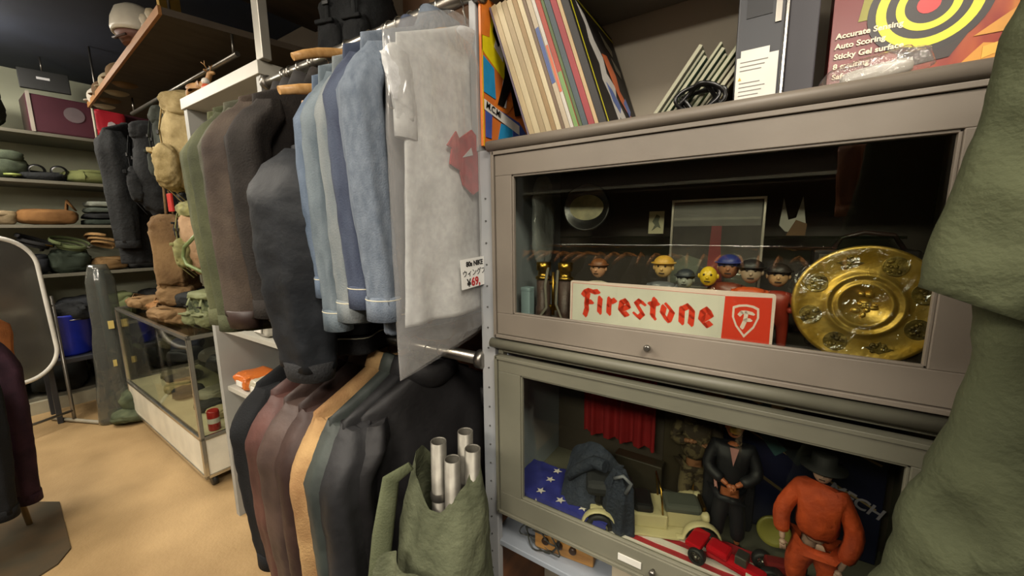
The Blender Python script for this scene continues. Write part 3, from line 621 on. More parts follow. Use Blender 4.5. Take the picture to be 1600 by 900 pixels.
def doll(label, x, y, z, h, rz, top, legs, head_c, pose, hat=None, hatc=None, name='dressed_doll', bulk=1.0, extra=None, hair=None):
    o = thing(name, label, 'doll', (x, y, z), rz, group=None); s = h
    P = dict(hip=(0, 0, .5), chest=(0, 0, .7), neck=(0, 0, .82), ls=(.11, 0, .78), le=(.16, -.02, .63), lh=(.13, -.1, .55), rs=(-.11, 0, .78), re=(-.16, -.02, .63), rh=(-.13, -.1, .55),
             lk=(.06, -.02, .27), lf=(.07, 0, .03), rk=(-.06, -.02, .27), rf=(-.07, 0, .03)); P.update(pose)
    q = lambda k: tuple(c*s for c in P[k])
    mid = lambda a, b, t: tuple((P[a][i]*(1-t)+P[b][i]*t)*s for i in range(3))
    sk = M('doll_skin_'+head_c.strip('#'), head_c, .45)
    V = [q('hip'), q('chest'), q('neck'), q('ls'), q('le'), q('lh'), q('rs'), q('re'), q('rh'), q('lk'), q('lf'), q('rk'), q('rf'), mid('hip', 'lk', .2), mid('hip', 'rk', .2)]
    E = [(0, 1), (1, 2), (1, 3), (3, 4), (4, 5), (1, 6), (6, 7), (7, 8), (0, 13), (13, 9), (9, 10), (0, 14), (14, 11), (11, 12)]
    R = [k*s for k in (.06, .07, .03, .03, .022, .018, .03, .022, .018, .032, .02, .032, .02, .045, .045)]
    skinned('doll_body', V, E, R, sk, o)
    b = bulk
    jk = M(top[0], *top[1:]) if isinstance(top, tuple) else top; tr = M(legs[0], *legs[1:]) if isinstance(legs, tuple) else legs
    V2 = [mid('hip', 'chest', -.15), mid('hip', 'chest', .4), q('chest'), mid('chest', 'neck', .75), q('ls'), mid('ls', 'le', .5), q('le'), mid('le', 'lh', .8), q('rs'), mid('rs', 're', .5), q('re'), mid('re', 'rh', .8)]
    E2 = [(0, 1), (1, 2), (2, 3), (2, 4), (4, 5), (5, 6), (6, 7), (2, 8), (8, 9), (9, 10), (10, 11)]
    R2 = [k*s*b for k in (.1, .092, .1, .04, .05, .043, .042, .036, .05, .043, .042, .036)]
    j = skinned('jacket', V2, E2, R2, jk, o)
    V3 = [mid('hip', 'chest', .05), mid('hip', 'lk', .25), q('lk'), mid('lk', 'lf', .85), mid('hip', 'rk', .25), q('rk'), mid('rk', 'rf', .85)]
    skinned('trousers', V3, [(0, 1), (1, 2), (2, 3), (0, 4), (4, 5), (5, 6)], [k*s*b for k in (.09, .068, .05, .045, .068, .05, .045)], tr, o)
    N = P['neck']; hx, hy, hz = N[0]*s, N[1]*s, (N[2]+.105)*s
    hd = G().sph((hx, hy, hz), (.052*s, .06*s, .075*s), 20, 14).build('head', sk, o)
    G().sph((hx, hy-.062*s, hz-.005*s), (.009*s, .014*s, .014*s), 8, 6).sph((hx-.052*s, hy, hz), (.008*s, .012*s, .018*s), 8, 6).sph((hx+.052*s, hy, hz), (.008*s, .012*s, .018*s), 8, 6).build('nose_and_ears', sk, hd)
    G().sph((hx-.02*s, hy-.054*s, hz+.014*s), .007*s, 8, 6).sph((hx+.02*s, hy-.054*s, hz+.014*s), .007*s, 8, 6).box(hx-.015*s, hx+.015*s, hy-.058*s, hy-.05*s, hz-.034*s, hz-.029*s).build('eyes_and_mouth', M('fig_dark', '#221a16', .4), hd)
    if hair: G().sph((hx, hy+.014*s, hz+.018*s), (.058*s, .06*s, .072*s), 18, 12).build('hair', M('hair_'+hair.strip('#'), hair, .6), hd)
    if hat == 'helmet': G().sph((hx, hy, hz+.03*s), (.078*s, .088*s, .065*s), 20, 12).lathe([(.078*s, .025*s), (.09*s, .015*s), (.078*s, .02*s)], 20, (hx, hy, hz-.02*s)).build('helmet', hatc, o)
    if hat == 'brim': G().lathe([(.12*s, 0), (.12*s, .008*s), (.066*s, .014*s), (.064*s, .08*s), (.05*s, .09*s), (.001, .085*s)], 24, (hx, hy, hz+.03*s)).build('hat', hatc, o)
    for k in ('l', 'r'):
        H_, El = Vector(q(k+'h')), Vector(q(k+'e')); d = (H_-El).normalized(); sd = d.cross(Vector((0, 0, 1))).normalized(); g = G()
        g.sph(tuple(H_+d*.012*s), (.02*s, .02*s, .018*s), 10, 8)
        for f in range(4): p0 = H_+d*.02*s+sd*(f-1.5)*.009*s; g.tube([p0, p0+d*.018*s, p0+d*.028*s+Vector((0, 0, -.01*s))], [.005*s, .0048*s, .0035*s], 6)
        p0 = H_+d*.008*s-sd*.016*s; g.tube([p0, p0-sd*.012*s+d*.012*s], [.0055*s, .004*s], 6)
        g.build('hand', sk, o)
        F_ = q(k+'f'); G().sph((F_[0], F_[1]-.03*s, max(F_[2]-.008*s, .02*s)), (.032*s, .066*s, .022*s), 12, 8).build('boot', M('boot_black', '#161414', .4), o)
    return o
camo = M('doll_camouflage', '#5e5238', .8, col2='#33281a', scale=40, contrast=(.48, .52))
doll('camouflaged soldier doll in a helmet standing before the yellow board', -.10, .93, LZ, .30, .3, camo, camo, '#9a6b4c',
     dict(lh=(.06, -.14, .66), rh=(-.06, -.13, .68), le=(.17, -.06, .62)), 'helmet', camo, bulk=1.15)
blk_c = ('black_suit_cloth', '#15151b', .6)
o = doll('doll in a black suit with pink shirt front, hands clasped', -.022, .862, LZ, .295, .1, blk_c, blk_c, '#a8603c', dict(lh=(.02, -.13, .56), rh=(-.02, -.13, .56), le=(.16, -.04, .62), re=(-.16, -.04, .62)), hair='#4a1f18', bulk=1.12)
G(T(0, -.034, .225) @ RX(PI/2)).prism([(-.008, .02), (.008, .02), (0, -.018)], .003).build('shirt_front', M('pink_shirt', '#b98480', .6), o)
G().sph((0, -.0215, .276), (.011, .006, .008), 12, 8, fn=lambda p: p*(1+.2*nz(p, 400))).build('gold_face_mask', gold, o)
G().box(-.05, -.012, .03, .05, .02, .2).box(.012, .05, .03, .05, .02, .2).build('coat_tail', M(*blk_c), o, .01)
tag(G(T(-.065, .86, LZ)).tube([(0, 0, .205), (.012, -.002, .17), (.02, -.004, .12), (.026, -.004, .06)], .003, 8, flat=.4).build('pink_ribbon', M('ribbon_pink', '#c08a84', .5)), 'pale pink ribbon hanging between the soldier doll and the black-suited doll', 'ribbon')
orange_c = ('orange_doll_cloth', '#ba4718', .75, 0, '#96340f', 30, .4, 60)
doll('doll in a baggy orange jumpsuit and black hat at the right of the lower cabinet', .115, .80, LZ+.005, .275, -.15, orange_c, orange_c, '#b39384',
     dict(lh=(.13, -.09, .36), rh=(-.16, -.1, .42), re=(-.19, -.04, .6), le=(.19, -.02, .58), lk=(.09, -.03, .27), rk=(-.09, -.05, .27)), 'brim', M('hat_black', '#141416', .7), bulk=1.36)
# red toy vehicle at the front
o = thing('toy_car', 'small red metal toy racing car at the front of the lower cabinet', 'toy car', (.0, .765, LZ+.026), -.25)
redp = M('red_car_paint', '#b3141f', .2)
G().box(-.05, .05, -.014, .014, .012, .03).box(-.05, -.01, -.018, .018, .024, .04).build('car_body', redp, o, .006)
G().box(-.085, -.055, -.028, .028, .022, .034).build('rear_wing', redp, o, .003)
G().box(.0, .02, -.012, .012, .03, .048).build('engine', dull, o, .002)
for x in (-.06, .055):
    for y in (-.028, .028): wheel(o, x, y, .015, .016, rim=dull)
G(T(.03, -.0185, .022) @ RX(PI/2)).prism([(-.008, -.007), (.008, -.007), (.008, .009), (-.008, .009)], .001).build('number_plate', M('plate_cream', '#d9cfc0', .5), o)
o = thing('toy_tractor', 'dark red toy machine with bare engine in front of the orange doll', 'toy tractor', (.075, .80, LZ+.022), .3)
G().box(-.03, .03, -.012, .012, .02, .04).build('tractor_body', M('maroon_paint', '#6b1d1c', .35), o, .004)
for x in (-.028, .028):
    for y in (-.02, .02): wheel(o, x, y, .018, .018, rim=dull)
G().tube([(.01, 0, .04), (.01, 0, .065)], .003, 8).build('exhaust_pipe', dull, o)
# spare yellow wheel
o = thing('spoked_wheel', 'loose yellow-green toy wheel leaning before the navy box', 'wheel', (.062, .90, LZ+.045), rot=(-.2, 0, .1))
G(RX(PI/2)).lathe([(.001, 0), (.024, .001), (.03, .004), (.031, 0), (.031, -.004)], 32).build('wheel_disc', M('wheel_yellow', '#8f8a3e', .45, scale=30), o)
# backdrops
o = thing('red_cloth', 'red cloth hanging at the back of the lower cabinet', 'cloth', (-.30, .985, .87))
rr = [[(-.1+.2*j/40, .012*math.sin(j*.75+i*.03)+.004*math.sin(j*1.9), .26-.26*i/12) for j in range(41)] for i in range(13)]
G().loft(rr, False, True, False).build('drape', M('red_drape', '#8d1116', .75, scale=15), o)
tag(G().box(-.29, -.17, .93, .965, LZ, LZ+.09).build('dark_box', M('dark_olive_box', '#3b3428', .5), None, .003), 'dark box at the back behind the navy coat', 'box')
tag(G().box(-.18, -.115, .985, 1.005, LZ, 1.13).build('backdrop_sheet', M('olive_brown_panel', '#3a3120', .6), None, .002), 'dark olive panel between the red cloth and the yellow board', 'panel')
tag(G().box(-.113, -.048, .985, 1.005, LZ, 1.11).build('yellow_board', M('yellow_board', '#b07c2e', .6, scale=10), None, .002), 'yellow board behind the soldier doll', 'board')
o = thing('toy_box', 'navy printed toy box with diagonal pale rods and lettering at the back right', 'box', (-.045, .965, LZ), rot=(0, 0, 0))
G().box(0, .28, 0, .05, 0, .345).build('carton', M('navy_carton', '#191d38', .35, col2='#12142a', scale=6), o, .002)
fb = FACE_S @ T(0, 0, .0004)
def bar(x0, y0, x1, y1, w_): 
    d = Vector((x1-x0, y1-y0)).normalized(); n = Vector((-d.y, d.x))*w_/2
    return [(x0-n.x, y0-n.y), (x1-n.x, y1-n.y), (x1+n.x, y1+n.y), (x0+n.x, y0+n.y)]
art(o, 'rod_print', [bar(.02, .31, .27, .215, .005)], '#a08a66', base=fb, off=.0003)
art(o, 'rod_print', [bar(.05, .225, .27, .12, .004)], '#8a7656', base=fb, off=.0003)
art(o, 'rod_print', [bar(.07, .13, .2, .06, .007)], '#5e5038', base=fb, off=.0003)
art(o, 'figure_print', [[(.06, .29), (.085, .3), (.1, .27), (.09, .23), (.12, .2), (.1, .18), (.07, .22)]], '#3e5e60', base=fb, off=.0005)
art(o, 'figure_print', [[(.085, .31), (.1, .315), (.115, .3), (.1, .285), (.085, .29)]], '#a5966e', base=fb, off=.0008)
art(o, 'figure_print', [[(.12, .26), (.16, .25), (.17, .2), (.14, .17), (.11, .2)]], '#2c3236', base=fb, off=.0004)
pl = M('print_pale', '#9a94a2', .5)
text('MECH', .034, pl, o, fb @ T(.192, .135, .0006) @ RZ(-.38), bold=.0006)
text('RIAL', .022, pl, o, fb @ T(.07, .325, .0006) @ RZ(-.38))

# ---------------------------------------------------------------- things on the lower open shelf
o = thing('brown_cine_camera', 'tan wooden-sided device with black top and tangled cord on the lower shelf', 'device', (-.43, .75, .6555), .12)
G().box(0, .15, 0, .12, 0, .055).build('device_body', M('tan_wood', '#a87c42', .5, col2='#8a6230', scale=12, stretch=(1, 1, 6)), o, .004)
G().box(.02, .13, .01, .11, .055, .075).build('top_cover', M('black_brown', '#2a1f18', .4), o, .006)
for k in range(3): G(T(.03+.035*k, .0, .03) @ RX(PI/2)).lathe([(.009, 0), (.009, .006), (.006, .008)], 16).build('dial', M('dial_dark', '#3a2a1e', .4), o)
tag(G(T(-.45, .745, .659)).tube([(.05*math.cos(a)*(1+.2*math.sin(a*1.3))+.04, .012*math.sin(a*.8)-.002, .035+.03*math.sin(a)+.01*math.sin(2.7*a)) for a in [k*.3 for k in range(70)]], .0018, 6).build('tangled_cord', M('cord_grey', '#33352f', .5)), 'thin dark cord tangled over the tan device', 'cord')
o = thing('card_carton', 'off-white cardboard carton on the lower shelf, right of the tan device', 'carton', (-.235, .76, .6555), -.1)
G().box(0, .15, 0, .14, 0, .08).build('carton_body', M('offwhite_card', '#b9ad94', .7), o, .002)
G().box(.0, .15, -.001, .14, .081, .083).build('carton_flap', M('offwhite_card2', '#cabfa6', .7), o)
tag(G(T(-.22, .755, .741)).tube([(.04*math.cos(a)+.05, .01*math.sin(a*2), .016+.014*math.sin(a)) for a in [k*.3 for k in range(43)]], .0025, 6).build('looped_cord', M('cord_brown', '#6a5232', .5)), 'brown cord looped on the off-white carton', 'cord')
# ---------------------------------------------------------------- garments
def dull_hex(h, k=.82):
    h = h.lstrip('#'); c = [int(h[i:i+2], 16) for i in (0, 2, 4)]; g_ = sum(c)/3
    return '#%02x%02x%02x' % tuple(int(g_+(x-g_)*k) for x in c)
def fabric(name, col, col2=None, rough=.85, scale=12, bump=.25, bs=220, stretch=None, spec=.2, contrast=(.35, .65)):
    return M(name, dull_hex(col), rough, 0, col2 and dull_hex(col2), scale, bump, bs, spec, stretch=stretch, contrast=contrast)
def garment(name, label, cat, x, length, hw, th, mat, seed=0, z=1.90, y=.72, rz=0, hem=None, slv=None, sr=(.05, .062), group=None, cuff=None, band=None, collar=None, amp=.006,
            puff=0, open_front=False, nofold=False, hemw=None, slope=.085, sy=(.03, .02), bell=1.0, slx=1.0, sx0=.012, flare=0):
    """hangs from a rail along X; width along Y, thickness along X; origin at the neck"""
    o = thing(name, label, cat, (x, y, z), rz, group=group); rnd = random.Random(seed)
    f1, f2, f3 = rnd.uniform(0, 6), rnd.uniform(0, 6), rnd.uniform(0, 6); k1, k2 = rnd.choice((5, 6, 7)), rnd.choice((9, 11, 13))
    hemw = hemw or hw*.92; NR = 72; rings = []
    def W(t):  # distance below the neck
        return interp([(0, .045), (.015, .075), (slope, hw), (slope+.05, hw+.004), (slope+.14, hw*.95), (length, hemw)], t)
    def TH(t): return interp([(0, .03), (.02, .026), (slope, th*.55), (.22, th*.85), (length*.6, th), (length, th*bell)], t)
    def ring(t, grow=0, zz=None):
        R = []
        a = amp*smooth(.05, .3, t)
        for j in range(NR):
            q = 2*PI*j/NR; c, s_ = math.cos(q), math.sin(q)
            e = .7; yy = math.copysign(abs(c)**e, c)*(W(t)+grow); xx = math.copysign(abs(s_)**.85, s_)*(TH(t)+grow)
            fo = a*(math.sin(k1*q+f1+2.2*t)+.6*math.sin(k2*q+f2-3*t)+.8*noise.noise(Vector((q*1.3, t*6, seed)))+.9*noise.noise(Vector((q*3, t*14, seed+9))))
            R.append((xx+fo*s_*1.3, yy+fo*.5*c, -t if zz is None else zz))
        return R
    NL = 54
    ts = [0, .008, .015, .03, .05, .07, slope, slope+.02]+[slope+.02+(length-slope-.02)*i/NL for i in range(1, NL+1)]
    bend = length-(band or 0)
    rings = [ring(t) for t in ts if t <= bend+1e-6]
    G().loft(rings).build('garment_body', mat, o)
    if band:
        G().loft([ring(bend, .001), ring(bend+.004, .003), ring(length-.006, .003), ring(length, .0)], True).build('waistband', mat if not cuff else cuff, o)
        G().loft([ring(bend+.0015, .0042), ring(bend+.004, .0048)], False).build('stitching', M('stitch_pale', '#c9c2a8', .8), o)
    slv = slv if slv is not None else length*.94
    if slv:
        for s in (-1, 1):
            pts = []; rad = []; n = 26
            for i in range(n+1):
                t = i/n; zz = -(slope+.012)-(slv-slope)*t
                yy = s*(hw-sy[0]+ (sy[0]+sy[1])*smooth(0, .22, t) - .012*smooth(.5, 1, t) + flare*t); xx = sx0+th*.25*smooth(0, .4, t)+.008*math.sin(t*3+seed)
                r = sr[1]*(.55+.45*smooth(0, .1, t))*(1-.28*t); r *= 1+puff*math.sin(PI*min(1, t*1.05))
                pts.append((xx, yy, zz)); rad.append(r)
            rr = []; m = 40
            for i, (p, r) in enumerate(zip(pts, rad)):
                t = i/n
                rr.append([(p[0]+r*math.sin(q)*slx*(1+.10*math.sin(4*q+f1+3*t)+.05*noise.noise(Vector((q, t*22, seed)))),
                            p[1]+r*.78*math.cos(q)*(1+.07*math.sin(5*q+f3-2*t))+.0035*(1+puff*10)*noise.noise(Vector((q*1.5, t*(20 if puff else 14), seed+3))), p[2]+.004*math.sin(q*2+i)) for q in [2*PI*j/m for j in range(m)]])
            sl = G().loft(rr).build('sleeve', mat, o)
            p, r = pts[-1], rad[-1]
            g = G().loft([[(p[0]+(r+d)*slx*math.sin(q), p[1]+(r+d)*.78*math.cos(q), p[2]-dz) for q in [2*PI*j/32 for j in range(32)]] for d, dz in ((.0, -.018), (.0035, -.016), (.0035 if not cuff else -.006, .030), (.0 if not cuff else -.014, .031), (-.004 if not cuff else -.018, .026))])
            g.build('cuff', cuff or mat, sl)
            if 'denim' in name: G().loft([[(p[0]+(r+d)*slx*math.sin(q), p[1]+(r+d)*.78*math.cos(q), p[2]-dz) for q in [2*PI*j/32 for j in range(32)]] for d, dz in ((.0036, -.013), (.0046, -.012), (.0036, -.011))], False).build('cuff_stitching', M('stitch_pale', '#c9c2a8', .8), sl)
    if collar:
        cm, hgt = collar; rr = []
        for (d, dz) in ((.0, -.03), (.012, -.012), (.014, .012), (.006, hgt), (-.002, hgt+.002), (.0, 0)):
            rr.append([((.03+d)*math.sin(q)*1.15, (.056+d)*math.cos(q)*(1.2 if dz < 0 else 1), dz-.012+.01*math.cos(q*2)) for q in [2*PI*j/32 for j in range(32)]])
        G().loft(rr, False).build('collar', cm, o)
    return o
wood = M('pale_hanger_wood', '#c79b64', .4, col2='#b3864e', scale=10, stretch=(1, 8, 8)); steelw = M('hook_steel', '#b5b1a8', .25, 1)
def hanger(x, label, z=1.95, y=.72, rz=0, drop=.075, bar=False, hw=.2, group='wooden hangers on the upper rail'):
    o = thing('wooden_hanger', label, 'hanger', (x, y, z), rz, group=group)
    pts = [(0, hw*s*t, -drop+.012-.03*t*t-.03*t) for s, t in [(-1, 1), (-1, .8), (-1, .55), (-1, .3), (-1, .1), (1, 0), (1, .1), (1, .3), (1, .55), (1, .8), (1, 1)]]
    G().tube(pts, [.009, .011, .012, .012, .012, .013, .012, .012, .012, .011, .009], 10, flat=.62, up=(0, 0, 1)).build('hanger_arms', wood, o)
    hk = [(0, 0, -drop+.015), (0, 0, -.035)]+[(0, .017*math.sin(a)-.0, .0-.017*math.cos(a)+.001) for a in [-.2+.3*i for i in range(14)]]
    hk = [(0, 0, -drop+.015), (0, 0, -.04), (0, -.006, -.03)]+[(0, -.0185*math.cos(a), .0185*math.sin(a)) for a in [-.9-(-.9-PI*1.0)*0+i*.33 for i in range(-1, 11)]]
    G().tube(hk, .0019, 8).build('hook', steelw, o)
    if bar: G().tube([(0, -hw*.8, -drop-.06), (0, hw*.8, -drop-.06)], .005, 8).build('trouser_bar', wood, o)
    return o
RZ1, RY1 = 1.952, .72
# rails
def rail(z, x0, x1, label):
    o = thing('clothes_rail', label, 'rail', ((x0+x1)/2, RY1, z)); L_ = (x1-x0)/2
    G().tube([(-L_, 0, 0), (L_, 0, 0)], .0155, 20).build('rail_tube', M('brushed_rail', '#b3aea4', .28, .95, bump=.1, bscale=12), o)
    for s in (-1, 1): G(T(s*L_, 0, 0) @ RY(PI/2)).lathe([(.024, -.008), (.024, .008), (.016, .012)], 20).build('end_flange', dull, o)
    for k in range(5): G(T(-L_*.7+L_*.35*k, 0, 0) @ RY(PI/2)).lathe([(.0165, -.004), (.0175, 0), (.0165, .004)], 20).build('rail_sleeve_ring', dull, o)
    return o
rail(RZ1, -1.455, -.548, 'thick bare metal rail holding the denim jackets and the bagged T-shirt')
rail(1.135, -1.455, -.562, 'lower metal rail from which the leather coats hang')

den1 = fabric('denim_washed_teal', '#6c787f', '#485660', scale=26, bump=.2, bs=300, stretch=(1, 1, .35), contrast=(.3, .7))
den2 = fabric('denim_pale_grey', '#7c8282', '#5b676e', scale=26, bump=.2, bs=300, stretch=(1, 1, .35), contrast=(.3, .7))
den3 = fabric('denim_dark_indigo', '#424c61', '#2f374c', scale=26, bump=.2, bs=300, stretch=(1, 1, .35))
den4 = fabric('denim_light_blue', '#727d8b', '#4e5a6a', scale=90, bump=.22, bs=320, stretch=(1, 1, .5), contrast=(.15, .85))
den5 = fabric('denim_mid_blue', '#5f6f84', '#46566a', scale=26, bump=.2, bs=300, stretch=(1, 1, .35))
nylon = M('black_nylon', '#1f2226', .62, 0, '#17191c', 10, .35, 26, .25)
knit = M('black_knit', '#1a1b1d', .9, bump=.4, bscale=150)
GR = 'denim jackets on the upper rail'
j = garment('denim_jacket', 'light blue denim jacket with a faded waistband, next to the bagged T-shirt', 'jacket', -.65, .665, .225, .030, den4, 11, band=.045, group=GR, slv=.58, collar=(den4, .035), amp=.005, sr=(.05, .048), z=1.898)
j2 = garment('denim_jacket', 'dark indigo denim jacket between two paler denim jackets', 'jacket', -.712, .62, .22, .026, den3, 12, band=.045, group=GR, slv=.56, sr=(.05, .046), collar=(den3, .035), amp=.006, z=1.895)
j3 = garment('denim_jacket', 'greyish pale denim jacket left of the dark indigo one', 'jacket', -.757, .64, .215, .026, den2, 13, band=.045, group=GR, slv=.585, sr=(.05, .046), collar=(den2, .03), amp=.008, z=1.885)
j4 = garment('denim_jacket', 'teal-washed denim jacket, leftmost of the pale ones, with a copper button', 'jacket', -.80, .64, .22, .03, den1, 14, band=.045, group=GR, slv=.60, sr=(.05, .046), collar=(den1, .03), amp=.008, z=1.875)
j5 = garment('denim_jacket', 'mid-blue denim jacket at the far end of the denim, touching the black bomber', 'jacket', -.835, .58, .215, .022, den5, 15, band=.04, group=GR, slv=.52, sr=(.05, .042), z=1.865)
cop = M('copper_button', '#7a5a3c', .35, .9)
for jj, zz in ((j4, -.618), (j, -.642), (j3, -.618)):
    for yy in (-.13,): G(T(.048, yy, zz) @ RY(PI/2)).lathe([(.008, -.004), (.0085, .002), (.006, .004), (.001, .003)], 16).build('metal_button', cop, jj)
# shoulder-yoke seams on the denim
for jj, wd, dx in ((j, .2, .031), (j4, .2, .036), (j3, .2, .031), (j2, .2, .03)):
    G().tube([(dx+.004, -wd, -.215), (dx+.007, -wd*.5, -.222), (dx+.007, 0, -.225)], .0016, 6).build('yoke_seam', M('stitch_pale', '#c9c2a8', .8), jj)
    G().box(dx+.0, dx+.012, -.16, -.06, -.30, -.255).build('pocket_flap', jj.children[0].data.materials[0], jj, .004)
b = garment('bomber_jacket', 'puffy black nylon bomber jacket with knitted cuffs', 'jacket', -.965, .62, .20, .07, nylon, 21, z=1.74, slv=.61, sr=(.06, .095), puff=.15, slx=1.15, cuff=knit, band=.05, amp=.011, sy=(.02, .03), group='dark jackets on the upper rail')
DG = 'dark jackets on the upper rail'
garment('wool_jacket', 'black-brown wool jacket just left of the bomber', 'jacket', -1.09, .67, .22, .04, fabric('black_brown_wool', '#2f2a27', '#221e1c'), 22, z=1.875, slv=.6, collar=(fabric('black_brown_wool', '#2f2a27'), .03), group=DG, sy=(.03, .03))
garment('short_coat', 'dark brown heavy short coat with a thick dark hem', 'coat', -1.175, .69, .215, .048, fabric('dark_brown_wool', '#4a3d33', '#352b25'), 23, z=1.885, slv=.64, group=DG, sr=(.05, .072), flare=.03, collar=(M('dark_collar', '#201c1a', .8), .03), cuff=M('hem_brown_leather', '#33241f', .5), band=.03, sy=(.03, .035))
garment('short_coat', 'grey-olive canvas coat between the brown coat and the green jackets', 'coat', -1.24, .70, .225, .042, fabric('grey_olive_canvas', '#565644', '#424234'), 24, z=1.88, slv=.65, group=DG, collar=(M('dark_collar', '#201c1a', .8), .03), sy=(.03, .03))
garment('field_jacket', 'olive green field jacket with a dark corduroy collar', 'jacket', -1.295, .72, .23, .04, fabric('olive_green_cotton', '#4a4d33', '#373b26'), 25, z=1.875, slv=.66, group=DG, collar=(M('dark_collar', '#201c1a', .8), .035), sy=(.03, .03))
garment('field_jacket', 'pale sage green jacket at the far end of the upper rail', 'jacket', -1.335, .72, .23, .035, fabric('sage_green_cotton', '#595c3c', '#43472f'), 26, z=1.87, slv=.64, group=DG, sy=(.03, .035))
for x, lab, kw in ((-.655, 'hanger inside the light blue denim jacket', {}), (-.705, 'hanger inside the dark indigo denim jacket', {}), (-.748, 'hanger inside the greyish pale denim jacket', {}), (-.79, 'hanger inside the teal-washed denim jacket', {}),
      (-.825, 'hanger inside the mid-blue denim jacket at the far end of the denim', {}), (-1.09, 'hanger inside the black-brown wool jacket', {}), (-1.175, 'hanger inside the dark brown short coat', {}), (-1.24, 'hanger inside the grey-olive canvas coat', {}),
      (-1.295, 'hanger inside the olive green field jacket', {}), (-1.335, 'hanger inside the pale sage green jacket', {}),
      (-.905, 'pale wooden hanger with a lower bar, above the black bomber jacket', dict(bar=True, hw=.25, drop=.15)), (-1.0, 'pale wooden hanger poking out at the rail above the denim, left end', dict(hw=.16, drop=.03))):
    hanger(x, 'pale wooden '+lab if lab.startswith('hanger') else lab, RZ1, RY1, **({'drop': .105, 'hw': .16} | kw))
# bagged T-shirt
tee = fabric('heather_grey_jersey', '#c6c8c7', '#b7b9b8', scale=60, bump=.15)
t = garment('t_shirt', 'grey T-shirt with a red leaf-like print inside a clear bag', 'T-shirt', -.585, .615, .20, .014, tee, 31, z=1.875, slv=.21, sx0=-.006, sr=(.05, .045), amp=.006, sy=(.03, .0), slope=.07, hemw=.215, slx=.28)
redp2 = M('red_print', '#a82a2c', .7, scale=40, col2='#8c2022')
G(T(.0225, -.02, -.62) @ FACE_E @ T(0, .345, 0) @ Matrix.Diagonal((.95, .66, 1, 1)) @ T(0, -.37, 0)).prism([(-.055, .455), (-.085, .405), (-.07, .40), (-.078, .35), (-.045, .335), (-.035, .29), (.0, .262), (.035, .29), (.045, .335), (.078, .35), (.07, .40), (.085, .405), (.055, .455), (.045, .435), (.0, .475), (-.045, .435)], .004).build('red_print', redp2, t)
G(T(.0268, -.02, -.62) @ FACE_E @ T(0, -.02, 0)).prism([(-.035, .37), (-.005, .395), (.0, .38)], .001).build('print_gap', tee, t)
bagm = MG('garment_bag_film', '#f4f4f2', .0, .13, bump=.9, bscale=16, haze=.15, hazecol='#f2f0ee', maxg=1.0, bdist=.012, stretch=(1, 1, .25))
o = thing('garment_bag', 'clear plastic garment bag over the grey T-shirt, with a pointed lower corner', 'garment bag', (-.585, .72, 1.905))
rings = []
for i in range(41):
    t_ = i/40; ring_ = []
    for j in range(80):
        q = 2*PI*j/80; c, s_ = math.cos(q), math.sin(q)
        hwb = interp([(0, .05), (.04, .12), (.12, .228), (1, .235)], t_); yy = math.copysign(abs(c)**.8, c)*hwb
        zz = -interp([(0, 0), (.04, .03), (.12, .10), (1, .75)], t_)
        if t_ > .9: zz += (t_-.9)*10*(.075*(yy/.235+1)*.5)
        th_ = interp([(0, .01), (.12, .034), (.9, .034), (1, .006)], t_)
        ring_.append((s_*th_+(.002)*math.sin(yy*70+t_*3)*s_*smooth(0, .3, t_)*(1 if t_ < .97 else 0)+.003*noise.noise(Vector((q*3, t_*10, 3)))*(1 if t_ < .97 else .2), yy+.004*noise.noise(Vector((q*2, t_*7, 8))), zz))
    rings.append(ring_)
G().loft(rings, False).build('film', bagm, o)
tg = G(T(.0395, -.085, -.585) @ FACE_E @ RZ(.05)).prism([(0, 0), (.16, .0), (.16, .066), (.0, .066)], .0006).build('price_label', M('label_paper', '#e9e9e4', .5), o)
TB = T(.0405, -.085, -.585) @ FACE_E @ RZ(.05)
text('80s NIKE', .0155, M('ink_black', '#161412', .5), tg, TB @ T(.018, .049, 0), bold=.0005)
text('ウィングプリント', .0165, M('ink_black', '#161412', .5), tg, TB @ T(.004, .028, 0))
text('¥', .024, M('ink_black', '#161412', .5), tg, TB @ T(.018, .004, 0), bold=.0004)
text('69,', .026, M('ink_red', '#b3262b', .5), tg, TB @ T(.033, .004, 0), bold=.0008)
hanger(-.585, 'pale wooden hanger inside the bagged grey T-shirt', RZ1, RY1, drop=.09, hw=.14)

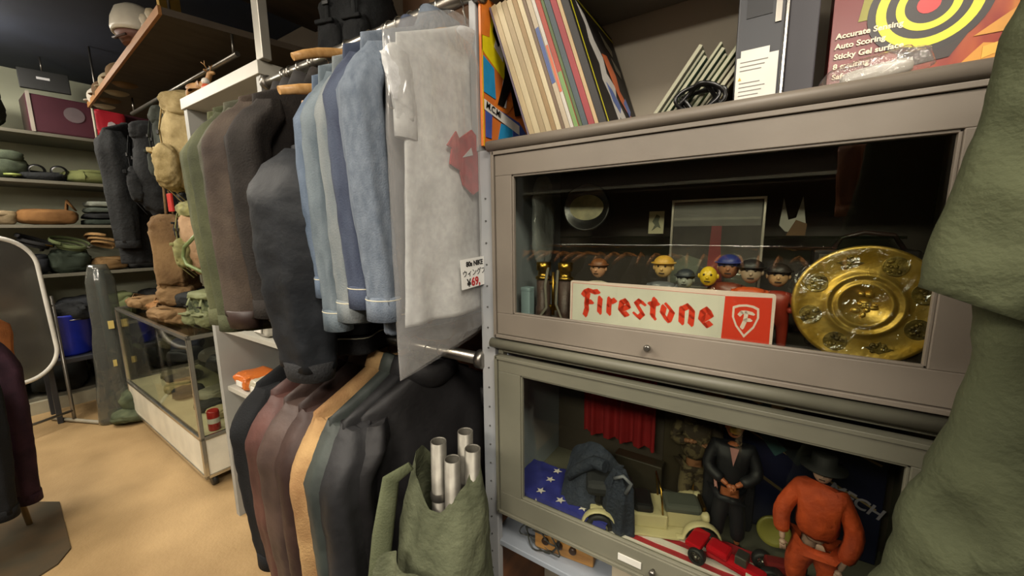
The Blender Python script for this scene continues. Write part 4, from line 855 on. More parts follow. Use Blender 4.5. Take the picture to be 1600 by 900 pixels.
# lower rail: leather and suede coats
LG = 'leather and suede coats on the lower rail'
def leather(n, c, c2): return M(n, c, .58, 0, c2, 9, .18, 40, .3)
lows = [('leather_coat', 'big glossy black leather coat nearest the tent poles', 'coat', -.735, .84, .20, .05, leather('black_leather', '#1d1c1d', '#141314'), 41, -.28),
 ('leather_coat', 'second black leather coat, behind the glossy one', 'coat', -.80, .82, .23, .04, leather('black_leather_dull', '#262628', '#1b1b1c'), 42, 0),
 ('leather_coat', 'dark green-grey leather coat beside the tan suede one', 'coat', -.845, .81, .235, .036, leather('green_grey_leather', '#3a403c', '#2a2e2c'), 43, 0),
 ('suede_coat', 'tan suede coat, the only light brown one on the lower rail', 'coat', -.905, .86, .24, .05, fabric('tan_suede', '#b08a55', '#8a6238', scale=9), 44, 0),
 ('leather_coat', 'dark brown leather coat behind the tan suede', 'coat', -.985, .80, .235, .038, leather('dark_brown_leather', '#3b2a25', '#2a1d1a'), 45, 0),
 ('leather_coat', 'grey-brown leather jacket in the middle of the lower rail', 'coat', -1.06, .78, .235, .036, leather('grey_brown_leather', '#4c3c36', '#372b27'), 46, 0),
 ('leather_coat', 'reddish brown leather coat near the left end of the lower rail', 'coat', -1.14, .77, .23, .055, leather('reddish_brown_leather', '#553630', '#3c2622'), 47, 0),
 ('wool_coat', 'matt black wool coat at the left end of the lower rail', 'coat', -1.24, .71, .225, .05, fabric('black_wool', '#17181b', '#101113'), 48, 0)]
for n_, lab, cat, x, L_, hw, th, m_, sd, rz in lows:
    c = garment(n_, lab, cat, x, L_, hw, th, m_, sd, z=1.09, slv=L_*.86, group=LG, sr=(.055, .068), amp=.008, collar=(m_, .03), sy=(.03, .03), rz=rz)
for x, lab in ((-.735, 'inside the glossy black leather coat'), (-.80, 'inside the second black leather coat'), (-.905, 'inside the tan suede coat'), (-1.06, 'inside the grey-brown leather jacket')):
    hanger(x, 'orange-brown wooden hanger '+lab, 1.135, RY1, drop=.085, hw=.16, rz=-.28 if x == -.735 else 0, group='wooden hangers on the lower rail')

# ---------------------------------------------------------------- canvas bag with tent poles
canvas = fabric('olive_canvas', '#5f644a', '#464b35', scale=7, bump=.5, bs=60)
o = thing('olive_canvas_bag', 'olive green canvas bag leaning by the steel post, metal tent poles sticking out', 'bag', (-.625, .565, 0))
rings = []
for i in range(46):
    t_ = i/45; z_ = .90*t_
    ra = interp([(0, .12), (.15, .14), (.5, .135), (.8, .11), (.92, .09), (1, .075)], t_)
    cx_, cy_ = .035*t_+.02, .03*t_
    rings.append([(cx_+ra*math.cos(q)*(1+.2*noise.noise(Vector((math.cos(q)*2.2, math.sin(q)*2.2, t_*6)))+.12*abs(noise.noise(Vector((math.cos(q)*4, math.sin(q)*4, t_*11))))), cy_+ra*.85*math.sin(q)*(1+.14*noise.noise(Vector((math.cos(q)*2.2, math.sin(q)*2.2, t_*6+5)))+.05*noise.noise(Vector((math.cos(q)*6, math.sin(q)*6, t_*14+4)))), z_+(.05*math.sin(2*q+1)*t_)) for q in [2*PI*j/64 for j in range(64)]])
G().loft(rings, False).build('bag_body', canvas, o)
G().tube([(.03, -.055, .955), (.0, -.085, .93), (-.02, -.10, .8), (-.035, -.11, .68), (-.05, -.115, .5), (-.05, -.115, .2)], [.010, .018, .022, .022, .02], 12, flat=.5).build('canvas_strap', fabric('strap_olive', '#5d6345', '#4a5036'), o)
g = G(); rr = []
for i in range(16): rr.append([(-.05+.15*j/24, -.105-.012*math.sin(j*.5)-.02*i/15, .78-.16*i/15-.08*abs(j/24-.5)*(1-i/15)+.012*noise.noise(Vector((i*.3, j*.25, 2)))) for j in range(25)])
g.loft(rr, False, True, False).build('bag_flap', canvas, o)
pm = M('tent_pole_alloy', '#76736a', .45, .6, col2='#5d5a52', scale=20)
for k, (dx, dy, top, tilt) in enumerate(((.0, -.03, .99, .0), (.045, -.035, .965, .0), (.035, .02, 1.0, .0), (.072, .0, .98, .0))):
    p = thing('tent_pole', ['hollow metal tent pole, leftmost of the four in the bag', 'hollow metal tent pole with a collar, front one of the four', 'hollow metal tent pole at the back of the four', 'hollow metal tent pole nearest the steel post'][k], 'pole', (-.60+dx, .60+dy, .02), rot=(0, .03+tilt, 0), group='metal tent poles')
    r_ = .0175
    G().lathe([(r_, .3), (r_, .0+top-.02), (r_*.9, top-.02), (r_*.86, top-.022), (r_*.86, .32)], 24, cap=False).build('pole_tube', pm, p)
    G().lathe([(r_+.0015, top-.16), (r_+.003, top-.155), (r_+.003, top-.145), (r_+.0012, top-.14)], 24, cap=False).build('collar_ring', dull, p)
# ---------------------------------------------------------------- soft goods helpers
def lump(o, name, mat, c, r, seed=0, e=.7, a=.14, s=9, parent=None, nu=52, nv=34, fine=.06, rot=None):
    mx = T(*c) @ (rot or Matrix())
    sc_ = max(r)
    def fn(p):
        n = noise.noise(Vector((p.x/sc_*1.6+seed*5, p.y/sc_*1.6, p.z/sc_*1.6)))+.0
        f = abs(noise.noise(Vector((p.x/sc_*4+seed, p.y/sc_*4, p.z/sc_*4+seed*3))))
        w = 1-abs(noise.noise(Vector((p.x/sc_*2.6-seed, p.y/sc_*2.6+seed, p.z/sc_*5))))*2
        return p*(1+a*n*1.3-fine*2*f+.055*w*w)
    return G(mx).sph((0, 0, 0), r, nu, nv, e, e, fn).build(name, mat, o)
def backpack(label, x, y, z, w_, d, h, mat, seed, rz=0, mat2=None, name='backpack', cat='backpack', pockets=2, straps=True, group='backpacks hanging over the showcase'):
    o = thing(name, label, cat, (x, y, z), rz, group=group); m2 = mat2 or mat
    lump(o, 'main_bag', mat, (0, 0, 0), (w_/2, d/2, h/2), seed)
    lump(o, 'top_lid', m2, (0, -.02*d, h*.40), (w_*.50, d*.5, h*.14), seed+1, a=.1)
    for k in range(pockets):
        p = lump(o, 'pocket', m2, ((k-(pockets-1)/2)*w_*.44, -d*.47, -h*.17), (w_*.2, d*.17, h*.19), seed+2+k, a=.1)
        G().box((k-(pockets-1)/2)*w_*.44-w_*.15, (k-(pockets-1)/2)*w_*.44+w_*.15, -d*.68, -d*.6, -h*.06, -h*.02).build('pocket_flap', m2, p, .004)
    if straps:
        for s_ in (-1, 1):
            G().tube([(s_*w_*.2, -d*.5, h*.36), (s_*w_*.22, -d*.56, h*.18), (s_*w_*.22, -d*.55, -.05*h), (s_*w_*.2, -d*.56, -h*.35), (s_*w_*.24, -d*.35, -h*.5)], .009, 8, flat=.35).build('webbing_strap', m2, o)
            b_ = G().box(s_*w_*.22-.014, s_*w_*.22+.014, -d*.6, -d*.56, h*.13, h*.17).build('buckle', M('buckle_black', '#1b1b19', .4), o, .002)
        G().tube([(-.04, 0, h*.5), (-.03, 0, h*.57), (.03, 0, h*.57), (.04, 0, h*.5)], .007, 8).build('grab_loop', m2, o)
    return o
sand = fabric('sand_canvas', '#c2ac74', '#8f7a48', scale=14, bump=.5, bs=70)
brown = fabric('brown_canvas', '#8a6a42', '#6b4f2f', scale=8, bump=.5, bs=60)
khaki = fabric('khaki_canvas', '#b3906a', '#98754f', scale=8, bump=.5, bs=60)
blackc = fabric('black_canvas', '#2a2c2e', '#1d1f20', scale=8, bump=.5, bs=60)
olive = fabric('olive_drab', '#6f7a45', '#4d5730', scale=8, bump=.5, bs=60)
camog = M('woodland_green', '#5c6340', .8, 0, '#343d26', 22, .4, 60, contrast=(.46, .54))
dgreen = fabric('dark_green_canvas', '#34402f', '#232c22', scale=8, bump=.5, bs=60)

# ---------------------------------------------------------------- grey shelf unit behind the jackets
grey_lam = M('grey_laminate', '#b5b2a6', .45, scale=3); grey_in = M('grey_laminate_side', '#9c9c96', .5, scale=3)
o = thing('grey_shelf_unit', 'tall light grey shelf unit between the jacket rail and the glass showcase', 'shelf', (-1.85, .9, 0))
Mx = T(1.85, -.9, 0)
G(Mx).box(-2.20, -2.165, .72, 1.25, 0, 1.99).box(-1.53, -1.50, .72, 1.25, 0, 1.99).build('side_panel', grey_in, o, .001)
G(Mx).box(-2.205, -1.495, .712, 1.25, 1.99, 2.035).build('top_board', grey_lam, o, .002)
for z in (.35, .68, .98, 1.3): G(Mx).box(-2.165, -1.53, .74, 1.25, z, z+.022).build('shelf_board', grey_lam, o, .001)
G(Mx).box(-2.165, -1.53, 1.235, 1.25, .03, 1.99).build('back_panel', M('dim_brown_panel', '#4a3d2e', .7), o)
G(Mx).box(-1.515, -1.47, .72, .75, 2.036, 2.46).build('corner_post', M('post_silver', '#aaa79c', .4, .4), o, .002)
# misc things on that unit's shelves
rnd = random.Random(3)
for k, (x, z, c, lab) in enumerate(((-2.05, .704, '#c46a2c', 'orange tin on the middle shelf of the grey unit'), (-1.9, .704, '#b8b29c', 'pale folded packet beside the orange tin'), (-2.03, .374, '#cfcabb', 'white packet on the low shelf of the grey unit'), (-2.04, 1.004, '#3a4a3a', 'dark green packet on the upper shelf of the grey unit'), (-1.75, .704, '#6b6250', 'brown-grey packet on the middle shelf, right side'), (-1.8, 1.004, '#a39f92', 'grey packet on the upper shelf of the grey unit'))):
    o = thing('packet', lab, 'packet', (x, .82, z)); lump(o, 'wrapping', M('packet_'+c.strip('#'), c, .35, scale=15), (0, 0, .035), (.075, .07, .035), k, e=.4); G().box(-.03, .03, -.074, -.07, .02, .045).build('paper_label', M('label_white', '#dedcd2', .5), o)
# wool cap under the brown coat
# ---------------------------------------------------------------- items on top of the grey unit
o = thing('deer_figurine', 'small brown toy deer with antlers on the left end of the grey shelf unit', 'figurine', (-2.15, .77, 2.0355), .5)
fawn = M('fawn_brown', '#8c5f33', .5, col2='#b58a55', scale=30)
V = [(0, 0, .085), (.05, 0, .09), (-.05, 0, .085), (.075, 0, .125), (.09, 0, .165), (.125, 0, .16), (.055, .018, .045), (.055, .02, .008), (.055, -.018, .045), (.055, -.02, .008), (-.055, .018, .05), (-.062, .018, .008), (-.055, -.018, .05), (-.062, -.018, .008), (-.075, 0, .1)]
skinned('deer_body', V, [(0, 1), (0, 2), (1, 3), (3, 4), (4, 5), (1, 6), (6, 7), (1, 8), (8, 9), (2, 10), (10, 11), (2, 12), (12, 13), (2, 14)], [.026, .028, .027, .016, .017, .009, .01, .008, .01, .008, .012, .008, .012, .008, .007], fawn, o)
for s_ in (-1, 1):
    G().tube([(.085, s_*.01, .178), (.08, s_*.022, .2), (.088, s_*.03, .222)], [.003, .0028, .002], 6).tube([(.08, s_*.022, .2), (.065, s_*.03, .215)], .0022, 6).build('antler', fawn, o)
    G().sph((.078, s_*.02, .172), (.006, .014, .006), 8, 6).build('ear', fawn, o)
o.scale = (.72, .72, .72); o.location = (-2.175, .775, 2.0355)
o = thing('small_red_toy', 'tiny orange-red toy with a white cap beside the deer', 'toy', (-2.02, .75, 2.0355))
G().lathe([(.016, 0), (.018, .02), (.012, .034)], 16).build('toy_base', M('toy_orange', '#c4532e', .4), o); G().sph((0, 0, .045), .015, 14, 10).build('white_cap', M('toy_white', '#d8d2c6', .4), o)
backpack('black backpack with a pale frame standing on the right end of the grey unit', -1.38, 1.05, 2.22, .26, .2, .36, blackc, 31, .3, group=None)
o = thing('carton_stack', 'brown wall-side carton above the jacket rail', 'carton', (-1.15, 1.2, 1.98))
G().box(-.15, .2, 0, .25, 0, .5).build('carton_body', M('brown_carton', '#6b4e36', .7, scale=4), o, .003)
G().box(.0, .05, -.001, 0, 0, .5).build('carton_tape', M('tape_tan', '#8a6c4a', .5), o)
o = thing('rear_poster', 'pale green poster pinned above the denim jackets', 'poster', (-.95, 1.62, 2.2))
G().box(-.25, .2, 0, .004, -.1, .4).build('poster_sheet', M('poster_pale_green', '#b8c29c', .6, col2='#9fb7b4', scale=9), o)
art(o, 'poster_print', [[(-.2, .0), (-.1, .05), (-.08, .2), (-.18, .25)], [(.0, .1), (.12, .08), (.15, .3), (.03, .28)]], '#8f7d5c', base=FACE_S)
struct(G().box(-2.1, -.56, 1.27, 1.29, 0, 1.5).box(-.575, -.5575, .79, 1.27, 0, 1.0), 'trim_1', M('brown_plywood', '#7a4a22', .6, col2='#5c3517', scale=4, stretch=(1, 1, 5)))

# ---------------------------------------------------------------- brown overhead board and what stands on it
ply = M('brown_plywood_underside', '#4b4032', .65, col2='#3c3226', scale=5, stretch=(3, 1, 1)); edge_w = M('board_edge_wood', '#a87440', .55, scale=8, stretch=(1, 6, 6))
o = thing('overhead_board', 'wide brown board hung under the ceiling, with a bright orange wooden edge', 'board', (-3.35, 1.2, 2.42), 0)
g = G(); g.add([(-1.1, -.335, 0), (1.02, -.47, 0), (1.25, .5, 0), (-1.25, .5, 0), (-1.1, -.335, .03), (1.02, -.47, .03), (1.25, .5, .03), (-1.25, .5, .03)], [(0, 3, 2, 1), (4, 5, 6, 7), (0, 1, 5, 4), (1, 2, 6, 5), (2, 3, 7, 6), (3, 0, 4, 7)]); g.build('panel', ply, o)
g = G(); g.add([(-1.1, -.349, -.004), (1.02, -.484, -.004), (1.02, -.471, -.004), (-1.1, -.336, -.004), (-1.1, -.349, .034), (1.02, -.484, .034), (1.02, -.471, .034), (-1.1, -.336, .034)], [(0, 3, 2, 1), (4, 5, 6, 7), (0, 1, 5, 4), (1, 2, 6, 5), (2, 3, 7, 6), (3, 0, 4, 7)]); g.build('edge_strip', edge_w, o)
for x in (-1.05, .95): G().tube([(x, -.3 if x < 0 else -.42, .034), (x, -.3 if x < 0 else -.42, .438)], .006, 8).build('hanging_rod', dull, o)
G().tube([(-1.08, -.33, -.0), (-1.08, -.33, -.3)], .008, 8).build('hanging_rod', M('rod_pale', '#b5b09a', .5), o)
o = thing('helmet', 'white rounded helmet on the edge of the overhead board', 'helmet', (-2.92, .80, 2.4545), .2)
G().lathe([(.001, .20), (.05, .195), (.085, .17), (.105, .12), (.112, .07), (.108, .05), (.1, .05)], 32).build('shell', M('helmet_white', '#d6cfbd', .35), o)
G().lathe([(.07, 0), (.085, .03), (.1, .055)], 24).build('liner', M('liner_brown', '#6b4538', .6), o)
G().tube([(-.09, -.03, .05), (-.05, -.09, .02), (.0, -.1, .01), (.06, -.085, .02)], .006, 8).build('chin_strap', lea, o)
o = thing('yellow_card', 'yellow card sign standing at the near end of the overhead board', 'sign', (-2.44, .79, 2.4545), -.9)
G().box(-.07, .07, 0, .012, 0, .22).build('card', M('card_yellow', '#c9a44a', .5), o, .002)
G(FACE_S).prism([(-.03, .08), (.02, .06), (.03, .15), (-.02, .17)], .001).build('card_print', M('card_print_brown', '#8a6a2c', .5), o)
for k, (x, c, lab) in enumerate(((-2.72, '#c9bda4', 'small cream ornament beside the white helmet'), (-2.63, '#b7a98c', 'small beige ornament between the helmet and the yellow card'))):
    o = thing('ornament', lab, 'ornament', (x, .78, 2.4545)); G().lathe([(.02, 0), (.026, .01), (.018, .05), (.026, .07), (.02, .09), (.001, .1)], 16).build('ornament_body', M('orn_'+c.strip('#'), c, .5), o)
for k, (x, c, lab) in enumerate(((-3.6, '#7d5f3a', 'brown cap on the overhead board, nearest the helmet'), (-3.85, '#a89878', 'beige cap on the far part of the overhead board'), (-4.1, '#6f5436', 'dark brown cap on the far part of the overhead board'), (-4.32, '#c9bfae', 'off-white cap at the far end of the overhead board'))):
    o = thing('cap', lab, 'cap', (x, .88+.012*k, 2.4545), -1.4, group='caps on the overhead board')
    m_ = fabric('cap_'+c.strip('#'), c)
    G().sph((0, 0, .02), (.085, .095, .075), 20, 12, .9, 1).build('crown', m_, o); G().sph((0, -.11, .012), (.07, .06, .008), 16, 8).build('peak', m_, o)
o = thing('upper_board', 'grey-edged board hung high above the shelf unit', 'board', (-1.9, 1.05, 2.62), .0)
G().box(-.42, .3, -.3, .4, 0, .025).build('panel', ply, o); G().box(-.42, .3, -.315, -.301, -.005, .03).build('edge_strip', M('edge_grey', '#a39f90', .5), o)
for x in (-.4, .28): G().tube([(x, -.28, .025), (x, -.28, .24)], .006, 8).build('hanging_rod', dull, o)
o = thing('black_sign_panel', 'black hanging panel with a small white mark under the dark ceiling', 'panel', (-4.95, .72, 2.60), PI/2-.2)
G().box(-.13, .14, 0, .03, 0, .15).build('board', M('panel_black', '#20211f', .5), o, .004); G().box(-.035, .035, -.002, 0, .08, .098).build('white_mark', M('mark_white', '#dddddd', .5), o)
G().tube([(0, .015, .15), (0, .015, .255)], .005, 8).build('hanging_rod', dull, o)

# ---------------------------------------------------------------- glass showcase
o = thing('glass_showcase', 'chrome-framed glass showcase with a white base on castors', 'showcase', (-3.3, .95, 0), -.022)
Mx = T(3.3, -.95, 0); X0, X1, Y0, Y1 = -4.08, -2.53, .725, 1.2
fr = G(Mx)
tt = .022
for x in (X0, X1-tt):
    for y in (Y0, Y1-tt): fr.box(x, x+tt, y, y+tt, .07, .90)
for z in (.07, .30, .88):
    for y in (Y0, Y1-tt): fr.box(X0, X1, y, y+tt, z, z+tt)
    for x in (X0, X1-tt): fr.box(x, x+tt, Y0, Y1, z, z+tt)
alu = M('polished_aluminium', '#c9c5b8', .22, .9, bump=.08, bscale=20)
fr.build('metal_frame', alu, o, .003)
G(Mx).box(X0+.01, X1-.01, Y0+.006, Y0+.014, .09, .30).box(X1-.014, X1-.006, Y0+.02, Y1-.02, .09, .30).build('white_plinth', M('plinth_cream', '#e0dac6', .35), o)
sg_ = MG('showcase_glass', '#eef0ea', maxg=.7)
G(Mx).box(X0+.02, X1-.02, Y0+.008, Y0+.013, .322, .88).build('front_glass', sg_, o)
G(Mx).box(X1-.013, X1-.008, Y0+.02, Y1-.02, .322, .88).build('end_glass', sg_, o)
G(Mx).box(X0+.02, X1-.02, Y0+.02, Y1-.02, .888, .894).build('top_glass', sg_, o)
G(Mx).box(X0+.02, X1-.02, Y0+.05, Y1-.03, .60, .606).build('glass_shelf', sg_, o)
G(Mx).box(X0+.02, X1-.02, Y0+.02, Y1-.02, .30, .318).build('display_floor', M('case_floor_cream', '#c9bf9e', .6), o)
G(Mx).box(X0+.02, X1-.02, Y1-.02, Y1-.012, .3, .88).build('back_panel', M('case_back_dark', '#35302a', .6), o)
for x in (X0+.05, X1-.05):
    for y in (Y0+.05, Y1-.05):
        G(Mx @ T(x, y, .035) @ RX(PI/2)).lathe([(.02, -.014), (.034, -.012), (.034, .012), (.02, .014)], 18).build('castor', M('castor_black', '#1c1c1b', .45), o)
        G(Mx).box(x-.014, x+.014, y-.018, y+.018, .055, .072).build('castor_bracket', dull, o)
# showcase contents
rnd = random.Random(8)
CC = [('folded_garment', 'dark folded garment on the showcase floor', 'garment', '#2c2a28'), ('folded_garment', 'cream crumpled cloth on the showcase floor', 'garment', '#b3a37c')]
def pile(x0, x1, y0, y1, z, n, cols, nm, cat, labf, sz, seed, grp, flat=.45):
    r_ = random.Random(seed); out = []
    for k in range(n):
        c = cols[k % len(cols)]; x = x0+(x1-x0)*(k+.5)/n; y = r_.uniform(y0, y1); s_ = r_.uniform(.8, 1.15)
        o = thing(nm, labf(k), cat, (x, y, z), r_.uniform(-.6, .6), group=grp)
        h = sz[2]*s_*flat*2
        lump(o, 'cloth_body', c, (0, 0, h*.5), (sz[0]*s_, sz[1]*s_, h*.5), seed*7+k, e=.6, a=.14, nu=32, nv=20)
        lump(o, 'folded_flap', c, (sz[0]*.1, -sz[1]*.3, h*.8), (sz[0]*.75*s_, sz[1]*.6*s_, h*.28), seed*9+k, e=.6, a=.12, nu=24, nv=14)
        out.append(o)
    return out
ords = ['nearest the near end', 'second from the near end', 'third from the near end', 'in the middle', 'third from the far end', 'second from the far end', 'at the far end']
cm = [M('cloth_'+c.strip('#'), c, .8, scale=12, bump=.4, bscale=60) for c in ('#b6a680', '#2d2b28', '#8f8a78', '#24262b', '#a59568', '#37322c', '#6b6350')]
pile(-2.68, -3.95, .87, 1.0, .319, 7, cm, 'folded_garment', 'garment', lambda k: 'folded %s garment on the showcase floor, %s' % (('cream', 'black', 'grey', 'near-black', 'khaki', 'dark brown', 'taupe')[k], ords[k]), (.085, .09, .07), 4, 'garments on the showcase floor')
cm2 = [M('cloth_'+c.strip('#'), c, .6, scale=12, bump=.4, bscale=60) for c in ('#1d1e20', '#4b4842', '#23252b', '#2a2f4a', '#55503f', '#1b1a19')]
pile(-2.66, -3.95, .88, 1.0, .607, 6, cm2, 'leather_bag', 'bag', lambda k: '%s small bag on the glass shelf of the showcase, %s' % (('black', 'grey', 'dark blue-grey', 'navy', 'olive-brown', 'matt black')[k], ords[k] if k < 5 else 'at the far end'), (.09, .08, .1), 5, 'bags on the showcase shelf')
o = thing('red_can', 'red and white can standing at the near end inside the showcase', 'can', (-2.6, .80, .319))
G().lathe([(.026, 0), (.03, .006), (.03, .11), (.026, .12), (.024, .118)], 20).build('can_body', M('can_red', '#a8201c', .3), o); G().lathe([(.0303, .045), (.0303, .075)], 20, cap=False).build('can_band', M('can_white', '#d8d4ca', .3), o)
# on top of the showcase
TZ = .9025
backpack('green camouflage pack with pale webbing on the near end of the showcase', -2.66, .93, TZ+.11, .26, .26, .22, camog, 61, .2, mat2=M('webbing_lime', '#6f744e', .7), name='camouflage_pack', cat='pack', pockets=2, group=None)
def shoe(o, mx, mat, sole):
    G(mx).loft([[(x, w_*math.cos(q), z0+h*.5+h*.5*math.sin(q)) for q in [2*PI*j/20 for j in range(20)]] for x, w_, h, z0 in ((-.13, .02, .05, .02), (-.12, .035, .10, .018), (-.06, .038, .105, .018), (0, .04, .085, .018), (.06, .045, .06, .018), (.12, .04, .045, .018), (.145, .015, .03, .02))]).build('shoe_upper', mat, o)
for k, (x, y, m_, lab) in enumerate(((-3.05, .86, brown, 'brown tasselled leather bag flopping over the front of the showcase top'), (-3.35, .93, fabric('tan_leather', '#a0703c', '#7d5328'), 'tan leather bag beside the tasselled one on the showcase'), (-3.7, .9, brown, 'dark tan bag at the far end of the showcase top'))):
    o = thing('slouchy_bag', lab, 'bag', (x, y, TZ)); lump(o, 'bag_body', m_, (0, 0, .05), (.17, .13, .055), 70+k, a=.2); lump(o, 'bag_flap', m_, (0, -.08, .065), (.13, .08, .035), 75+k, a=.2)
    G().tube([(-.12, -.03, .09), (-.08, -.1, .115), (.0, -.13, .1), (.08, -.11, .11), (.12, -.04, .09)], .008, 8, flat=.4).build('shoulder_strap', m_, o)
o = thing('black_jacket', 'crumpled black jacket lying across the bags on the showcase', 'jacket', (-2.95, .93, TZ+.1)); lump(o, 'jacket_body', blackc, (0, 0, .05), (.24, .15, .055), 81, a=.2); lump(o, 'sleeve', blackc, (-.12, -.1, .03), (.16, .05, .035), 82, a=.15)

# ---------------------------------------------------------------- backpacks hanging above the showcase
o = thing('hanging_bar', 'dark steel bar under the overhead board that carries the backpacks', 'rail', (-3.1, .98, 2.32)); G().tube([(-.85, 0, 0), (.86, 0, 0)], .012, 12).build('bar_tube', dull, o)
for x in (-.8, .82): G().tube([(x, 0, 0), (x, 0, .1)], .006, 8).build('hanger_rod', dull, o)
backpack('large sand-coloured webbing backpack hanging beside the grey unit', -2.62, .93, 1.88, .30, .30, .56, sand, 91, -.5, pockets=3)
g_pack = backpack('khaki and lime strapped backpack hanging below the sand-coloured one', -2.62, .90, 1.41, .28, .24, .40, khaki, 93, -.4, mat2=M('lime_webbing', '#8a8854', .8, col2='#66653c', scale=25), pockets=2)
o = thing('brown_bag', 'square brown canvas bag hanging left of the khaki pack', 'bag', (-3.05, .86, 1.33), -.5); lump(o, 'bag_body', brown, (0, 0, 0), (.17, .08, .22), 95, e=.35, a=.06); lump(o, 'bag_base', brown, (0, 0, -.25), (.16, .1, .08), 96); G().tube([(-.08, 0, .2), (-.04, 0, .42), (.0, 0, .55), (.04, 0, .42), (.08, 0, .2)], .007, 8).build('bag_strap', brown, o)
backpack('tall black backpack hanging between the back shelves and the sand-coloured pack', -3.35, .93, 1.85, .3, .24, .56, blackc, 97, -.4)
backpack('dark grey-green backpack hanging just left of the sand-coloured one', -2.98, .93, 1.93, .24, .22, .46, fabric('dark_grey_green', '#4a5048', '#30352f'), 99, -.4)
o = garment('hanging_jacket', 'black jacket hanging left of the backpacks above the showcase', 'jacket', -3.75, .95, .26, .09, blackc, 51, z=2.2, y=.9, slv=.8, rz=.9, sr=(.06, .085))
backpack('black pouch-covered pack hanging low between the khaki pack and the brown bag', -2.84, .95, 1.52, .24, .2, .3, blackc, 101, -.4)
tag(G(T(-2.80, .80, 1.57)).box(-.03, .03, -.006, .006, 0, .10).build('luggage_tag', M('tag_red', '#b8281f', .5), None, .003), 'small red tag hanging on the black pack', 'tag')
o = thing('olive_hanger', 'bent olive plastic hanger poking out from the khaki pack', 'hanger', (-2.42, .74, 1.33)); G().tube([(.1, .02, .13), (-.06, 0, .05), (-.1, 0, .0), (-.06, 0, -.04), (.1, .02, -.08)], .009, 8).build('hanger_body', M('olive_plastic', '#6f7f4f', .4), o)

# ---------------------------------------------------------------- back shelving along the west wall
o = thing('storage_rack', 'long dark shelving along the far wall crammed with surplus goods', 'shelving', (-5.15, .6, 0))
Mx = T(5.15, -.6, 0); shelf_m = M('shelf_grey_brown', '#6d6a5c', .5, scale=4)
for z in (.10, .62, 1.10, 1.505, 1.86, 2.235): G(Mx).box(-5.48, -4.90, -.9, 1.60, z, z+.025).build('shelf_board', shelf_m, o, .001)
for y in (-.9, 1.56): 
    for x in (-5.47, -4.905): G(Mx).box(x-.012, x+.012, y, y+.03, 0, 2.5).build('upright', M('upright_pale', '#8f8b78', .5), o)
G(Mx).box(-4.90, -4.86, -.9, 1.6, 0, .10).build('kick_board', M('plinth_grey', '#a59f88', .6), o)
def at(z): return z+.0255
SL = []
def onshelf(nm, lab, cat, y, z, mat, r, seed, x=-5.05, e=.6, a=.15, n=2, mat2=None, rz=0):
    o = thing(nm, lab, cat, (x, y, at(z)), rz); lump(o, 'cloth_body', mat, (0, 0, r[2]), r, seed, e=e, a=a, nu=32, nv=20)
    if n > 1: lump(o, 'top_fold', mat2 or mat, (.02, .02, r[2]*1.75), (r[0]*.8, r[1]*.75, r[2]*.45), seed+1, e=.6, a=a, nu=24, nv=14)
    if n > 2:
        for k in (-1, 1): G().tube([(r[0]*.9, k*r[1]*.5, r[2]*.3), (r[0]*1.12, k*r[1]*.5, r[2]), (r[0]*.8, k*r[1]*.5, r[2]*1.8)], .008, 8, flat=.4).build('webbing_strap', mat2 or mat, o)
    return o
# top shelf
onshelf('duffel_bag', 'round dark green duffel bag at the left of the top shelf', 'bag', .36, 2.235, dgreen, (.18, .15, .14), 1, e=.85, a=.05)
o = thing('burgundy_case', 'long burgundy case with a grey round mark on the top shelf', 'case', (-5.0, .98, at(2.235)))
G().box(-.2, .1, -.38, .38, 0, .29).build('case_body', M('burgundy_vinyl', '#4c2630', .45, scale=4), o, .012)
G().box(.1, .108, -.375, -.355, 0, .3).build('edge_trim', M('trim_white', '#a8a093', .5), o)
G(T(.1035, -.13, .17) @ FACE_E).prism([(.06*math.cos(q), .06*math.sin(q)) for q in [2*PI*j/24 for j in range(24)]], .002).build('round_mark', M('mark_grey', '#6f6466', .5), o)
o = thing('red_bag', 'bright red bag with a white emblem on the top shelf by the overhead board', 'bag', (-4.90, 1.05, at(2.235)-.02)); lump(o, 'bag_body', M('bag_red', '#b5202e', .5, scale=6), (.05, 0, .16), (.03, .1, .11), 7, e=.4, a=.05)
G(T(.088, 0, .13) @ FACE_E).prism([(-.03, .0), (-.02, .03), (0, .04), (.02, .03), (.03, 0), (0, -.02)], .004).build('white_emblem', M('emblem_white', '#d0c4c4', .5), o)
# second shelf (1.86)
onshelf('helmet_bag', 'round grey-green drum bag at the left of the second shelf', 'bag', .42, 1.86, fabric('grey_green', '#5a6650', '#454f3e'), (.12, .15, .1), 11, e=.9, a=.04)
o = thing('goggles', 'black strapped goggles resting on the second shelf', 'goggles', (-4.98, .66, at(1.86)+.05), PI/2-.2)
for s_ in (-1, 1): G(T(s_*.06, 0, .03) @ RX(PI/2)).lathe([(.045, -.02), (.052, 0), (.045, .02), (.035, .022)], 20, cap=False).build('eye_ring', M('goggle_black', '#161616', .3), o)
G().tube([(-.11, 0, .03), (-.1, .1, .03), (0, .16, .03), (.1, .1, .03), (.11, 0, .03)], .01, 8, flat=.3).build('head_strap', blackc, o)
onshelf('black_pouch', 'flat black pouch under the goggles on the second shelf', 'pouch', .62, 1.86, blackc, (.12, .15, .035), 12, n=1)
tag(G(T(-4.93, .47, 1.905)).lathe([(.02, 0), (.045, .004), (.045, .016), (.02, .02)], 20, cap=False).build('tape_roll', M('olive_tape', '#8d9a52', .5)), 'small olive ring-shaped roll at the front of the second shelf', 'roll')
onshelf('olive_bag', 'bright olive folded bag, upper one at the right of the second shelf', 'bag', .96, 1.86, fabric('bright_olive', '#6f7540', '#525a30', scale=8), (.14, .22, .055), 13, mat2=fabric('bright_olive', '#6f7540'), n=3, a=.1)
